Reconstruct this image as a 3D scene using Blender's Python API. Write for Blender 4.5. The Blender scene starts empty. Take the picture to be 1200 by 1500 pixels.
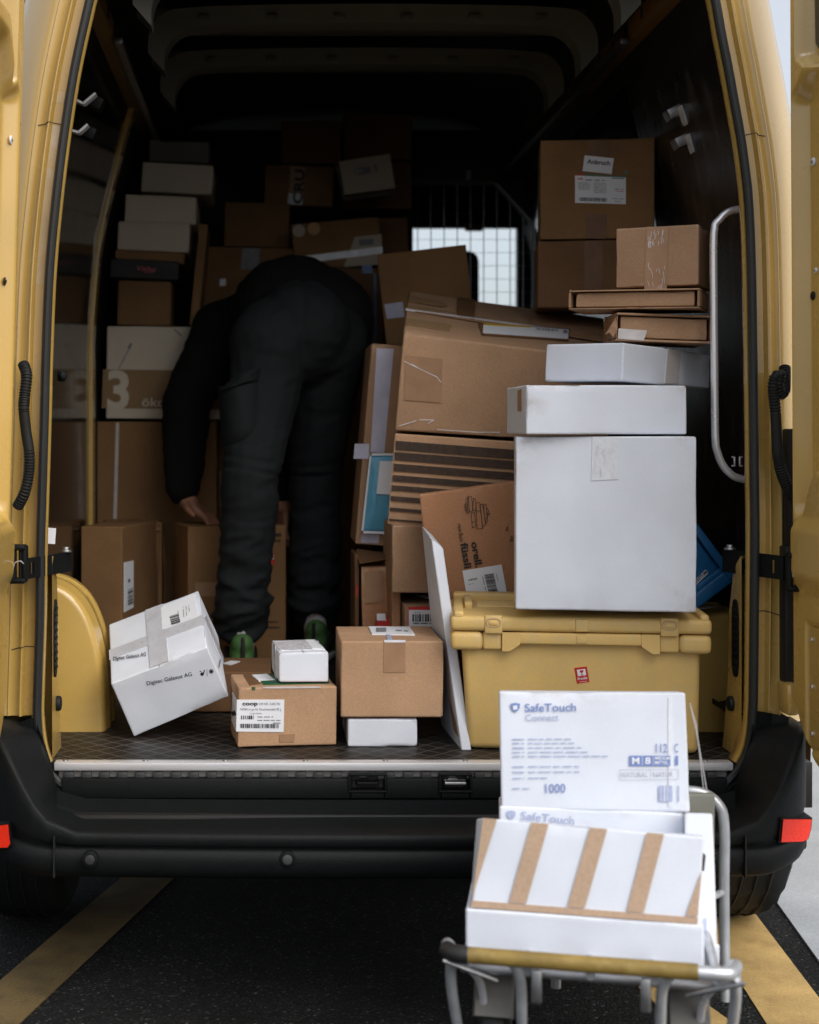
import bpy, bmesh, math, random
from mathutils import Vector, Matrix, noise
D = bpy.data
SC = bpy.context.scene
COL = SC.collection
R = math.radians
# ---------------------------------------------------------------- camera, sky, sun, exposure
F, VX, VY, EYE = 2112.0, 390.0, 630.0, 1.28       # focal length in photo pixels, vanishing point of the van's axis, eye height
cam = D.objects.new('camera', D.cameras.new('camera'))
COL.objects.link(cam)
cam.location = (0, 0, EYE)
cam.rotation_euler = (R(90), 0, 0)
cam.data.sensor_fit = 'HORIZONTAL'
cam.data.sensor_width = 24.0
cam.data.lens = F / 1200 * 24.0
cam.data.shift_x = (600 - VX) / 1200
cam.data.shift_y = (VY - 750) / 1200
cam.data.clip_start, cam.data.clip_end = 0.05, 500
cam.data.dof.use_dof = True
cam.data.dof.focus_distance = 3.35
cam.data.dof.aperture_fstop = 2.4
SC.camera = cam
W = D.worlds.new('World')
SC.world = W
W.use_nodes = True
nt = W.node_tree
bg = nt.nodes['Background']
sky = nt.nodes.new('ShaderNodeTexSky')
sky.sky_type = 'NISHITA'
sky.sun_disc = False
SUN_EL, SUN_AZ = 44, 140
sky.sun_elevation, sky.sun_rotation = R(SUN_EL), R(SUN_AZ)
sky.air_density, sky.dust_density, sky.ozone_density = 1.0, 4.0, 1.0
hsv = nt.nodes.new('ShaderNodeHueSaturation')       # an overcast sky: the blue mostly greyed out
hsv.inputs['Saturation'].default_value = 0.45
nt.links.new(sky.outputs[0], hsv.inputs['Color'])
cloud = nt.nodes.new('ShaderNodeMixRGB')             # thin even cloud over that sky
cloud.inputs['Fac'].default_value = 0.6
cloud.inputs['Color2'].default_value = (3.0, 3.2, 3.55, 1)
nt.links.new(hsv.outputs[0], cloud.inputs['Color1'])
nt.links.new(cloud.outputs[0], bg.inputs['Color'])
bg.inputs['Strength'].default_value = 0.11
sun = D.objects.new('sun', D.lights.new('sun', 'SUN'))
COL.objects.link(sun)
sun.data.energy = 1.15
sun.data.angle = R(60)
sun.data.color = (1.0, 0.95, 0.88)
sv = Vector((math.sin(R(SUN_AZ)) * math.cos(R(SUN_EL)), math.cos(R(SUN_AZ)) * math.cos(R(SUN_EL)), math.sin(R(SUN_EL))))
sun.rotation_euler = sv.to_track_quat('Z', 'Y').to_euler()
SC.view_settings.view_transform = 'Standard'
SC.view_settings.look = 'None'
SC.view_settings.exposure = 1.1
SC.view_settings.gamma = 1.0
SC.view_settings.use_curve_mapping = False
SC.render.engine = 'CYCLES'
SC.cycles.max_bounces = 8
SC.cycles.diffuse_bounces = 4
SC.cycles.glossy_bounces = 4
SC.cycles.use_denoising = True
rng = random.Random(7)

# ---------------------------------------------------------------- materials
def mat(name, col, rough=.8, metal=0., vary=.12, vscale=6., grain=.0, gscale=180., bump=.0, bscale=60., coat=0., spec=.5,
        stretch=None, col2=None, stain=0., trans=0., objvar=0., emit=0., wear=None):
    m = D.materials.new(name); m.use_nodes = True
    n, l = m.node_tree.nodes, m.node_tree.links
    b = n['Principled BSDF']
    b.inputs['Roughness'].default_value = rough
    b.inputs['Metallic'].default_value = metal
    b.inputs['Specular IOR Level'].default_value = spec
    b.inputs['Coat Weight'].default_value = coat
    b.inputs['Coat Roughness'].default_value = .06
    b.inputs['Transmission Weight'].default_value = trans
    tc = n.new('ShaderNodeTexCoord')
    src = tc.outputs['Object']
    if stretch:
        mp = n.new('ShaderNodeMapping'); mp.inputs['Scale'].default_value = stretch
        l.new(src, mp.inputs['Vector']); src = mp.outputs['Vector']
    def nz(scale, detail=4.):
        t = n.new('ShaderNodeTexNoise'); t.inputs['Scale'].default_value = scale; t.inputs['Detail'].default_value = detail
        l.new(src, t.inputs['Vector']); return t.outputs['Fac']
    def mult(a, fac, lo, hi):
        mr = n.new('ShaderNodeMapRange'); mr.inputs['From Min'].default_value = .3; mr.inputs['From Max'].default_value = .7
        mr.inputs['To Min'].default_value = lo; mr.inputs['To Max'].default_value = hi
        l.new(fac, mr.inputs['Value'])
        x = n.new('ShaderNodeMixRGB'); x.blend_type = 'MULTIPLY'; x.inputs['Fac'].default_value = 1
        if isinstance(a, tuple): x.inputs['Color1'].default_value = a
        else: l.new(a, x.inputs['Color1'])
        l.new(mr.outputs[0], x.inputs['Color2']); return x.outputs['Color']
    c = (*col, 1)
    if col2:
        x = n.new('ShaderNodeMixRGB'); x.inputs['Color1'].default_value = c; x.inputs['Color2'].default_value = (*col2, 1)
        rp = n.new('ShaderNodeMapRange'); rp.inputs['From Min'].default_value = .5; rp.inputs['From Max'].default_value = .68
        l.new(nz(vscale * 2.3, 8.), rp.inputs['Value']); l.new(rp.outputs[0], x.inputs['Fac']); c = x.outputs['Color']
    c = mult(c, nz(vscale), 1 - vary, 1 + vary * .6)
    if grain: c = mult(c, nz(gscale, 2.), 1 - grain, 1 + grain)
    if stain:
        c = mult(c, nz(vscale * .7 + 1.7, 9.), 1 - stain, 1.02)
    if objvar:
        oi = n.new('ShaderNodeObjectInfo')
        mr = n.new('ShaderNodeMapRange'); mr.inputs['To Min'].default_value = 1 - objvar; mr.inputs['To Max'].default_value = 1 + objvar
        l.new(oi.outputs['Random'], mr.inputs['Value'])
        x = n.new('ShaderNodeMixRGB'); x.blend_type = 'MULTIPLY'; x.inputs['Fac'].default_value = 1
        l.new(c, x.inputs['Color1']); l.new(mr.outputs[0], x.inputs['Color2']); c = x.outputs['Color']
    if wear:            # rubbed and dirty along the edges
        ge = n.new('ShaderNodeNewGeometry'); mr = n.new('ShaderNodeMapRange'); mr.inputs['From Min'].default_value = .515; mr.inputs['From Max'].default_value = .60
        l.new(ge.outputs['Pointiness'], mr.inputs['Value'])
        m2 = n.new('ShaderNodeMapRange'); m2.inputs['From Min'].default_value = .42; m2.inputs['From Max'].default_value = .62
        l.new(nz(38., 5.), m2.inputs['Value'])
        mu = n.new('ShaderNodeMath'); mu.operation = 'MULTIPLY'; l.new(mr.outputs[0], mu.inputs[0]); l.new(m2.outputs[0], mu.inputs[1])
        x = n.new('ShaderNodeMixRGB'); l.new(mu.outputs[0], x.inputs['Fac']); l.new(c, x.inputs['Color1']); x.inputs['Color2'].default_value = (*wear, 1); c = x.outputs['Color']
    l.new(c, b.inputs['Base Color'])
    if emit:
        l.new(c, b.inputs['Emission Color']); b.inputs['Emission Strength'].default_value = emit
    rr = n.new('ShaderNodeMapRange'); rr.inputs['To Min'].default_value = max(.02, rough - .1); rr.inputs['To Max'].default_value = min(1, rough + .1)
    l.new(nz(vscale * 3), rr.inputs['Value']); l.new(rr.outputs[0], b.inputs['Roughness'])
    if bump:
        bp = n.new('ShaderNodeBump'); bp.inputs['Strength'].default_value = bump; bp.inputs['Distance'].default_value = .003
        l.new(nz(bscale, 3.), bp.inputs['Height']); l.new(bp.outputs[0], b.inputs['Normal'])
    return m

M = {}
def mm(k, *a, **kw): M[k] = mat(k, *a, **kw)
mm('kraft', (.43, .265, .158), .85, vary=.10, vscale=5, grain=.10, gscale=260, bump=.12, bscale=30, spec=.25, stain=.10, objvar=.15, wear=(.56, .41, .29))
mm('kraft_shaded', (.25, .138, .062), .85, vary=.12, vscale=5, grain=.10, gscale=260, bump=.12, bscale=30, spec=.2, stain=.12, objvar=.14)  # brown card with the shade deep in the van put into its colour
mm('kraft_dark_shaded', (.17, .088, .042), .85, vary=.12, vscale=5, grain=.10, gscale=260, bump=.12, bscale=30, spec=.25, stain=.12, objvar=.12)  # dark card tint, lowered further to carry the shade inside the van
mm('kraft_red', (.42, .21, .11), .85, vary=.10, vscale=5, grain=.10, gscale=260, bump=.12, bscale=30, spec=.25, objvar=.06, wear=(.56, .41, .29))
mm('kraft_edge', (.33, .19, .11), .9, vary=.2, vscale=40, grain=.2, gscale=400)
mm('board_white', (.70, .74, .825), .6, vary=.04, vscale=7, grain=.02, gscale=300, bump=.06, bscale=25, spec=.4, stain=.05, objvar=.03, wear=(.42, .36, .31))
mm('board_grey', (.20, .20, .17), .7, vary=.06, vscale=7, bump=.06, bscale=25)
mm('board_white_shaded', (.46, .40, .31), .75, vary=.06, vscale=7, bump=.06, bscale=25, objvar=.08)  # white board and labels with the shaded interior worked into the tint
mm('paper', (.77, .79, .84), .65, vary=.03, vscale=20, bump=.05, bscale=40)
mm('tape_clear', (.60, .56, .54), .22, vary=.12, vscale=30, bump=.25, bscale=90, spec=.6)
mm('tape_grey', (.55, .555, .60), .3, vary=.10, vscale=25, bump=.2, bscale=60)
mm('tape_brown', (.17, .09, .045), .5, spec=.25, vary=.15, vscale=25, bump=.25, bscale=60)
mm('tape_kraft', (.36, .21, .12), .42, spec=.35, vary=.12, vscale=25, bump=.3, bscale=60)
mm('tape_lilac', (.50, .49, .62), .45, vary=.12, vscale=25, bump=.2, bscale=60)
mm('tape_shine', (.78, .78, .84), .25, vary=.15, vscale=30, bump=.4, bscale=60)
mm('ink_black', (.02, .02, .022), .7, vary=.1)
mm('ink_grey', (.22, .22, .24), .7, vary=.2, vscale=60)
mm('ink_pale', (.45, .46, .52), .7, vary=.2, vscale=60)
mm('ink_brown', (.055, .034, .024), .8, vary=.25, vscale=60, grain=.3, gscale=200)
mm('ink_blue', (.17, .24, .50), .6, vary=.1)
mm('ink_blue_pale', (.40, .45, .63), .6, vary=.15, vscale=50)
mm('ink_red', (.55, .025, .02), .5, vary=.08)
mm('ink_green', (.02, .11, .05), .4, vary=.1)
mm('ink_pink', (.5, .09, .12), .6)
mm('ink_yellow', (.55, .36, .03), .5)
mm('ink_tan', (.46, .32, .22), .75, vary=.1, grain=.08)
mm('print_brown', (.27, .17, .08), .8, vary=.1, grain=.08)
mm('sticker_orange', (.50, .24, .06), .5)
mm('yellow_paint', (.57, .37, .098), .28, vary=.06, vscale=3, coat=.75, spec=.5, stain=.08)
mm('yellow_worn', (.56, .36, .095), .28, vary=.08, vscale=3, coat=.7, spec=.5, stain=.16)
mm('body_skin', (.58, .40, .15), .3, vary=.05, vscale=2, coat=.9)
mm('paint_worn', (.58, .43, .22), .4, vary=.15, vscale=9, coat=.2, col2=(.62, .55, .46), stain=.2)
mm('rail_yellow_shaded', (.16, .09, .022), .5)  # the van's yellow, darkened in colour to stand for the shade under the roof
mm('yellow_plastic', (.78, .53, .185), .5, vary=.07, vscale=5, grain=.03, gscale=200, bump=.05, bscale=80, stain=.12, wear=(.62, .47, .22))
mm('blue_plastic', (.012, .13, .33), .4, vary=.08, vscale=5, bump=.04)
mm('black_plastic', (.006, .007, .0075), .55, spec=.16, vary=.2, vscale=8, bump=.18, bscale=350, stain=.2)
mm('black_dusty', (.0055, .0065, .007), .55, spec=.2, vary=.15, vscale=60, bump=.25, bscale=420, grain=.25, gscale=300)
mm('rubber', (.008, .009, .0095), .6, spec=.3, vary=.25, vscale=12, bump=.1, bscale=120)
mm('seal_rubber', (.012, .0135, .0145), .5, vary=.15, vscale=12, bump=.06, bscale=60)
mm('tread_rubber', (.03, .031, .033), .55, vary=.25, vscale=30, bump=.1, bscale=120)
mm('tread_grey', (.13, .125, .12), .6, vary=.25, vscale=20, bump=.1, bscale=100)
mm('wall_panel', (.014, .012, .010), .12, vary=.15, vscale=4, spec=.5, bump=.015, bscale=4)
mm('wall_panel_worn', (.016, .014, .013), .30, vary=.25, vscale=4, spec=.5, bump=.05, bscale=14, stretch=(1, 2.2, .7), col2=(.06, .048, .04))
mm('inner_black', (.01, .009, .009), .6, vary=.2)
mm('roof_lining', (.075, .075, .062), .8, vary=.08)
mm('steel', (.74, .75, .78), .25, metal=.6, vary=.03, vscale=8)
mm('edge_glint', (.72, .72, .74), .35, metal=.2, vary=.05)  # steel's sky glint painted as a pale, barely metallic colour
mm('tape_white', (.72, .745, .80), .22, vary=.04, vscale=30, bump=.35, bscale=70, spec=.6)
mm('steel_dull', (.40, .40, .41), .45, metal=1., vary=.2, vscale=20)
mm('alu', (.70, .70, .72), .34, metal=.35, vary=.15, vscale=15, stretch=(.3, 1, 8))
mm('wire', (.30, .31, .32), .4, metal=.8, vary=.1)
mm('trolley_tube', (.52, .54, .57), .34, metal=.55, vary=.2, vscale=25)
mm('foam_grip', (.27, .18, .04), .6, vary=.25, vscale=12, bump=.3, bscale=80, stain=.3, col2=(.36, .25, .07))
mm('red_reflector', (.92, .035, .012), .3, vary=.06, vscale=90, coat=.1, spec=.3, bump=.3, bscale=260)
mm('dark_glass', (.012, .014, .010), .06, vary=.1, coat=.6)
mm('cloth_dark', (.0115, .014, .0155), .85, vary=.15, vscale=9, grain=.12, gscale=500, bump=.3, bscale=160, spec=.25)
mm('cloth_black', (.009, .009, .009), .95, vary=.2, vscale=9, grain=.15, gscale=500, bump=.3, bscale=160, spec=.15)
mm('skin', (.42, .20, .125), .55, vary=.12, vscale=20, bump=.1, bscale=160)
mm('hair', (.025, .017, .012), .6, vary=.3, vscale=60, bump=.5, bscale=200)
mm('shoe_green', (.065, .16, .045), .6, vary=.2, vscale=25, bump=.2, bscale=120)
mm('sock', (.50, .46, .46), .9, vary=.1, bump=.2, bscale=200)
mm('road_paint_dull_shaded', (.17, .11, .035), .85, vary=.2, vscale=6, grain=.2, gscale=150, bump=.3, bscale=170, stain=.35, col2=(.12, .08, .03))  # dull worn paint, its colour also lowered for the shade under the van
mm('sensor_grey', (.05, .052, .055), .5)
mm('board_white_dim', (.62, .54, .43), .75, vary=.06, vscale=7, bump=.06, bscale=25, objvar=.06)  # white board with a milder interior shade tinted into it
mm('guard_grey', (.13, .125, .115), .5, vary=.25, vscale=14)
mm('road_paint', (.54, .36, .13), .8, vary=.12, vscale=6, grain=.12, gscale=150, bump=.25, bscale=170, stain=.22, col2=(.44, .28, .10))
mm('concrete', (.36, .38, .40), .9, vary=.08, vscale=4, grain=.10, gscale=150, bump=.3, bscale=120, stain=.12)
mm('mailer_blue', (.10, .36, .55), .35, vary=.12, vscale=14, bump=.7, bscale=22)
mm('film', (.42, .42, .42), .16, vary=.15, vscale=12, bump=.5, bscale=30)
mm('seat_cloth', (.02, .02, .022), .9)
mm('grip_black', (.014, .014, .014), .5, vary=.2)

def glass_mat():
    m = D.materials.new('clear_glass'); m.use_nodes = True
    b = m.node_tree.nodes['Principled BSDF']
    b.inputs['Base Color'].default_value = (.92, .96, .95, 1); b.inputs['Roughness'].default_value = .0
    b.inputs['Transmission Weight'].default_value = 1; b.inputs['IOR'].default_value = 1.02
    return m
M['glass'] = glass_mat()
def strap_mat():
    m = mat('clear_strap', (.7, .7, .72), .2); m.node_tree.nodes['Principled BSDF'].inputs['Alpha'].default_value = .55
    return m
M['strap'] = strap_mat()

def asphalt_mat():
    m = mat('asphalt', (.022, .0215, .021), .92, vary=.3, vscale=2.5, bump=.0, stain=.4, spec=.15)
    n, l = m.node_tree.nodes, m.node_tree.links; b = n['Principled BSDF']
    tc = n.new('ShaderNodeTexCoord'); vo = n.new('ShaderNodeTexVoronoi'); vo.inputs['Scale'].default_value = 170.
    l.new(tc.outputs['Object'], vo.inputs['Vector'])
    sp = n.new('ShaderNodeSeparateColor'); l.new(vo.outputs['Color'], sp.inputs[0])
    cr = n.new('ShaderNodeValToRGB'); e = cr.color_ramp.elements
    e[0].position, e[0].color = 0, (.5, .5, .5, 1); e[1].position, e[1].color = 1, (5.5, 5.4, 5.2, 1)
    for p, v in ((.55, .8), (.88, 1.2), (.96, 2.2)):
        q = e.new(p); q.color = (v, v, v, 1)
    l.new(sp.outputs[0], cr.inputs['Fac'])
    old = b.inputs['Base Color'].links[0].from_socket
    x = n.new('ShaderNodeMixRGB'); x.blend_type = 'MULTIPLY'; x.inputs['Fac'].default_value = 1
    l.new(old, x.inputs['Color1']); l.new(cr.outputs['Color'], x.inputs['Color2']); l.new(x.outputs['Color'], b.inputs['Base Color'])
    bp = n.new('ShaderNodeBump'); bp.inputs['Strength'].default_value = .9; bp.inputs['Distance'].default_value = .004; bp.invert = True
    l.new(vo.outputs['Distance'], bp.inputs['Height']); l.new(bp.outputs[0], b.inputs['Normal'])
    return m
M['asphalt'] = asphalt_mat()
def floor_mat():        # dark anti-slip film: fine raised rhombs, their glint painted as paler lines
    m = mat('load_floor', (.014, .012, .011), .45, spec=.35, vary=.3, vscale=5, bump=.0, stain=.3)
    n, l = m.node_tree.nodes, m.node_tree.links
    b = n['Principled BSDF']
    tc = n.new('ShaderNodeTexCoord')
    sx = n.new('ShaderNodeSeparateXYZ'); l.new(tc.outputs['Object'], sx.inputs[0])
    def mth(op, a, bb):
        q = n.new('ShaderNodeMath'); q.operation = op
        for i, v in enumerate((a, bb)):
            if v is None: continue
            if isinstance(v, (int, float)): q.inputs[i].default_value = v
            else: l.new(v, q.inputs[i])
        return q.outputs[0]
    def line(sgn):
        s = mth('ADD', mth('MULTIPLY', sx.outputs[0], 17.), mth('MULTIPLY', sx.outputs[1], 17. * sgn))
        fr = mth('FRACT', s, None)
        return mth('LESS_THAN', mth('ABSOLUTE', mth('SUBTRACT', fr, .5), None), .05)
    ln = mth('MAXIMUM', line(1.), line(-1.))
    old = b.inputs['Base Color'].links[0].from_socket
    nz = n.new('ShaderNodeTexNoise'); nz.inputs['Scale'].default_value = 5.; l.new(tc.outputs['Object'], nz.inputs['Vector'])
    x = n.new('ShaderNodeMixRGB'); x.inputs['Color2'].default_value = (.13, .115, .10, 1)
    l.new(mth('MULTIPLY', ln, mth('MULTIPLY', nz.outputs['Fac'], .9)), x.inputs['Fac']); l.new(old, x.inputs['Color1']); l.new(x.outputs[0], b.inputs['Base Color'])
    bp = n.new('ShaderNodeBump'); bp.inputs['Strength'].default_value = .5; bp.inputs['Distance'].default_value = .001
    l.new(ln, bp.inputs['Height']); l.new(bp.outputs[0], b.inputs['Normal'])
    return m
M['load_floor'] = floor_mat()

# ---------------------------------------------------------------- mesh helpers
ORG = {}
def P(px, py, Y):
    return Vector(((px - VX) * Y / F, Y, EYE - (py - VY) * Y / F))
def tag(o, label, cat=None, group=None, kind=None):
    if label: o['label'] = label
    if cat: o['category'] = cat
    if group: o['group'] = group
    if kind: o['kind'] = kind
    return o
def empty(name, loc, label=None, cat=None, group=None):
    o = D.objects.new(name, None); COL.objects.link(o); o.location = loc; o.empty_display_size = .1
    ORG[o.name] = Vector(loc)
    return tag(o, label, cat, group)
def root_of(o):
    while o.parent: o = o.parent
    return o
def link(name, me, parent=None, origin=None):
    o = D.objects.new(name, me); COL.objects.link(o)
    if parent is None:
        o.location = origin
        ORG[o.name] = Vector(origin)
    else: o.parent = parent
    return o
def mk(name, verts, faces, m, parent=None, origin=None, smooth=False, sharp=None):
    """one mesh object; verts in world space"""
    vs = [Vector(v) for v in verts]
    if parent is None and origin is None:
        lo = [min(v[i] for v in vs) for i in range(3)]; hi = [max(v[i] for v in vs) for i in range(3)]
        origin = Vector(((lo[0] + hi[0]) / 2, (lo[1] + hi[1]) / 2, lo[2]))
    o0 = Vector(origin) if parent is None else ORG[root_of(parent).name]
    me = D.meshes.new(name)
    me.from_pydata([v - o0 for v in vs], [], faces)
    ms = m if isinstance(m, (list, tuple)) else [m]
    for q in ms: me.materials.append(M[q] if isinstance(q, str) else q)
    if smooth:
        me.polygons.foreach_set('use_smooth', [True] * len(me.polygons))
        if sharp: me.set_sharp_from_angle(angle=R(sharp))
    me.update()
    return link(name, me, parent, o0)

class MB:
    """collects shapes in world space"""
    def __init__(s): s.v, s.f = [], []
    def add(s, vs, fs):
        k = len(s.v); s.v += [Vector(v) for v in vs]; s.f += [tuple(i + k for i in q) for q in fs]; return s
    def bm(s, b, mtx=None):
        if mtx is not None: b.transform(mtx)
        b.verts.ensure_lookup_table(); b.verts.index_update()
        s.add([v.co.copy() for v in b.verts], [[v.index for v in q.verts] for q in b.faces]); b.free(); return s
    def box(s, c, size, rot=None, bev=.003, seg=2):
        b = bmesh.new(); bmesh.ops.create_cube(b, size=1)
        bmesh.ops.scale(b, vec=size, verts=b.verts)
        if bev: bmesh.ops.bevel(b, geom=list(b.edges), offset=min(bev, min(size) * .45), segments=seg, affect='EDGES', profile=.5)
        return s.bm(b, Matrix.Translation(Vector(c)) @ (rot.to_4x4() if rot else Matrix()))
    def span(s, a, b, bev=.003, seg=2):
        a, b = Vector(a), Vector(b)
        return s.box((a + b) / 2, [abs(b[i] - a[i]) for i in range(3)], None, bev, seg)
    def tube(s, pts, r, n=10, closed=False, cap=True):
        pts = [Vector(p) for p in pts]; rs = r if isinstance(r, (list, tuple)) else [r] * len(pts)
        m = len(pts); rings = []; up = None
        for i in range(m):
            a = pts[(i - 1) % m] if closed or i else pts[0]; b = pts[(i + 1) % m] if closed or i < m - 1 else pts[-1]
            t = (b - a).normalized()
            if up is None: up = t.orthogonal().normalized()
            up = (up - t * up.dot(t)).normalized() if (up - t * up.dot(t)).length > 1e-6 else t.orthogonal().normalized()
            w = t.cross(up)
            rings.append([pts[i] + (up * math.cos(2 * math.pi * k / n) + w * math.sin(2 * math.pi * k / n)) * rs[i] for k in range(n)])
        vs = [p for q in rings for p in q]; fs = []
        for i in range(m if closed else m - 1):
            j = (i + 1) % m
            for k in range(n): fs.append((i * n + k, i * n + (k + 1) % n, j * n + (k + 1) % n, j * n + k))
        if cap and not closed: fs += [tuple(reversed(range(n))), tuple(range((m - 1) * n, m * n))]
        return s.add(vs, fs)
    def disc(s, c, axis, r, h, n=20, bev=.0):
        c, a = Vector(c), Vector(axis).normalized()
        if bev: return s.tube([c, c + a * bev * .3, c + a * bev, c + a * (h - bev), c + a * (h - bev * .3), c + a * h], [r - bev, r - bev * .3, r, r, r - bev * .3, r - bev], n)
        return s.tube([c, c + a * h], r, n)
    def build(s, name, m, parent=None, smooth=True, sharp=35, origin=None):
        return mk(name, s.v, s.f, m, parent, origin, smooth, sharp)

def catmull(pts, step, closed=False):
    pts = [Vector(p) for p in pts]; n = len(pts); out = []
    for i in range(n if closed else n - 1):
        g = (lambda k: pts[k % n]) if closed else (lambda k: pts[max(0, min(n - 1, k))])
        p0, p1, p2, p3 = g(i - 1), g(i), g(i + 1), g(i + 2)
        k = max(1, round((p2 - p1).length / step))
        for q in range(k):
            t = q / k
            out.append(.5 * ((2 * p1) + (p2 - p0) * t + (2 * p0 - 5 * p1 + 4 * p2 - p3) * t * t + (3 * p1 - p0 - 3 * p2 + p3) * t ** 3))
    if not closed: out.append(pts[-1])
    return out
def grid(us, vs, fn, name, m, parent=None, smooth=True, sharp=None):
    V = [fn(u, v) for v in vs for u in us]; n = len(us)
    Fs = [(j * n + i, j * n + i + 1, (j + 1) * n + i + 1, (j + 1) * n + i) for j in range(len(vs) - 1) for i in range(n - 1)]
    return mk(name, V, Fs, m, parent, None, smooth, sharp)
def lin(a, b, n): return [a + (b - a) * i / n for i in range(n + 1)]
def sst(a, b, x):
    t = max(0., min(1., (x - a) / (b - a))); return t * t * (3 - 2 * t)

# ---------------------------------------------------------------- cartons and print
def bx(x0, x1, yt, yb, Y, d, yaw=0, roll=0, pitch=0, drop=0.):
    """eight corners of a box whose front spans these photo pixels at distance Y; C[i][j][k]: right, back, top"""
    c = P((x0 + x1) / 2, yb, Y); w = (x1 - x0) * Y / F / math.cos(R(yaw)); h = (yb - yt) * Y / F
    Q = (Matrix.Rotation(R(yaw), 3, 'Z') @ Matrix.Rotation(R(pitch), 3, 'X') @ Matrix.Rotation(R(roll), 3, 'Y'))
    c = c + Vector((0, 0, 0))
    return [[[c + Q @ Vector(((i - .5) * w, j * d, k * h - (drop if k == 0 else 0))) for k in (0, 1)] for j in (0, 1)] for i in (0, 1)]
def flat8(L):
    L = [Vector(p) for p in L]
    return [[[L[i * 4 + j * 2 + k] for k in (0, 1)] for j in (0, 1)] for i in (0, 1)]
FACES = {'front': ((0, 0, 0), (1, 0, 0), (0, 0, 1)), 'top': ((0, 0, 1), (1, 0, 1), (0, 1, 1)), 'left': ((0, 1, 0), (0, 0, 0), (0, 1, 1)),
         'right': ((1, 0, 0), (1, 1, 0), (1, 0, 1)), 'bottom': ((0, 1, 0), (1, 1, 0), (0, 0, 0)), 'back': ((1, 1, 0), (0, 1, 0), (1, 1, 1))}
PLANES = {}
def face_plane(o, face):
    C = PLANES[o.name]; a, b, c = FACES[face]
    A, B, Q = (C[t[0]][t[1]][t[2]] for t in (a, b, c))
    return A, (B - A).cross(Q - A).normalized()
def on(o, face, px, py, lift=.0009):
    A, n = face_plane(o, face)
    E = Vector((0, 0, EYE)); d = Vector(((px - VX) / F, 1, -(py - VY) / F))
    return E + d * ((A - E).dot(n) / d.dot(n)) + n * lift

def carton(name, label, C, m, cat='box', group=None, r=.0035, seam=None, dent=.0018, crush=.0065, parent=None, n=6, seed=None):
    """a cardboard box with soft edges, small dents and the slot between its top flaps"""
    rd = random.Random(seed if seed is not None else len(D.objects))
    off = Vector((rd.uniform(-50, 50), rd.uniform(-50, 50), rd.uniform(-50, 50)))
    c = lambda i, j, k: C[i][j][k]
    L = [sum((c(*(b if a == q else t[q - (q > a)] for q in range(3))) - c(*(0 if a == q else t[q - (q > a)] for q in range(3)))).length
             for t in ((0, 0), (0, 1), (1, 0), (1, 1)) for b in (1,)) / 4 for a in range(3)]
    ax = []
    for a in range(3):
        x = L[a]; rr = min(r, x * .3)
        ls = [0, rr * .3, rr, rr * 1.8] + [x * q / n for q in range(1, n)] + [x - rr * 1.8, x - rr, x - rr * .3, x]
        if seam is not None and a == seam: ls = [q for q in ls if abs(q - x / 2) > .006] + [x / 2 - .005, x / 2 - .0016, x / 2, x / 2 + .0016, x / 2 + .005]
        ax.append(sorted(set(round(q, 6) for q in ls)))
    N = [len(q) for q in ax]; idx = {}; V = []; Fs = []
    def vert(i, j, k):
        if (i, j, k) in idx: return idx[i, j, k]
        p = Vector((ax[0][i], ax[1][j], ax[2][k])); rr = [min(r, L[a] * .3) for a in range(3)]
        q = Vector([max(rr[a], min(L[a] - rr[a], p[a])) for a in range(3)])
        d = p - q; inner = d.copy()
        if d.length > 1e-9:
            dn = d.normalized(); nn = max(abs(dn[a]) for a in range(3))
            p = q + Vector([dn[a] * rr[a] for a in range(3)])
        edge = sum(1 for a in range(3) if min(p[a], L[a] - p[a]) < r * 1.5)
        s = noise.noise((p * 7 + off)); s2 = noise.noise((p * 23 + off))
        push = dent * (.5 + .5 * s) + dent * .35 * (.5 + .5 * s2)
        if edge >= 2: push += max(0, s2 - .25) * crush + (max(0, s2) * crush * 1.2 if edge == 3 else 0)
        ctr = Vector([L[a] / 2 for a in range(3)])
        for a in range(3):
            if abs(inner[a]) > 1e-9 or p[a] < 1e-6 or p[a] > L[a] - 1e-6:
                p[a] += push if p[a] < L[a] / 2 else -push
        if seam is not None and k == N[2] - 1 and abs(ax[seam][(i, j, k)[seam]] - L[seam] / 2) < .001: p[2] -= .005
        u = [p[a] / L[a] for a in range(3)]
        w = Vector((0, 0, 0))
        for a in (0, 1):
            for b in (0, 1):
                for e in (0, 1):
                    w += C[a][b][e] * ((u[0] if a else 1 - u[0]) * (u[1] if b else 1 - u[1]) * (u[2] if e else 1 - u[2]))
        idx[i, j, k] = len(V); V.append(w); return idx[i, j, k]
    for a in range(3):
        b, e = [(1, 2), (2, 0), (0, 1)][a]
        for side in (0, N[a] - 1):
            for s in range(N[b] - 1):
                for t in range(N[e] - 1):
                    q = []
                    for ds, dt in ((0, 0), (1, 0), (1, 1), (0, 1)):
                        ijk = [0, 0, 0]; ijk[a] = side; ijk[b] = s + ds; ijk[e] = t + dt; q.append(vert(*ijk))
                    Fs.append(tuple(q) if side else tuple(reversed(q)))
    base = sum((C[i][j][0] for i in (0, 1) for j in (0, 1)), Vector()) / 4
    o = mk(name, V, Fs, m, parent, base, True, 50)
    PLANES[o.name] = C
    if label: tag(o, label, cat, group)
    return o

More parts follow.
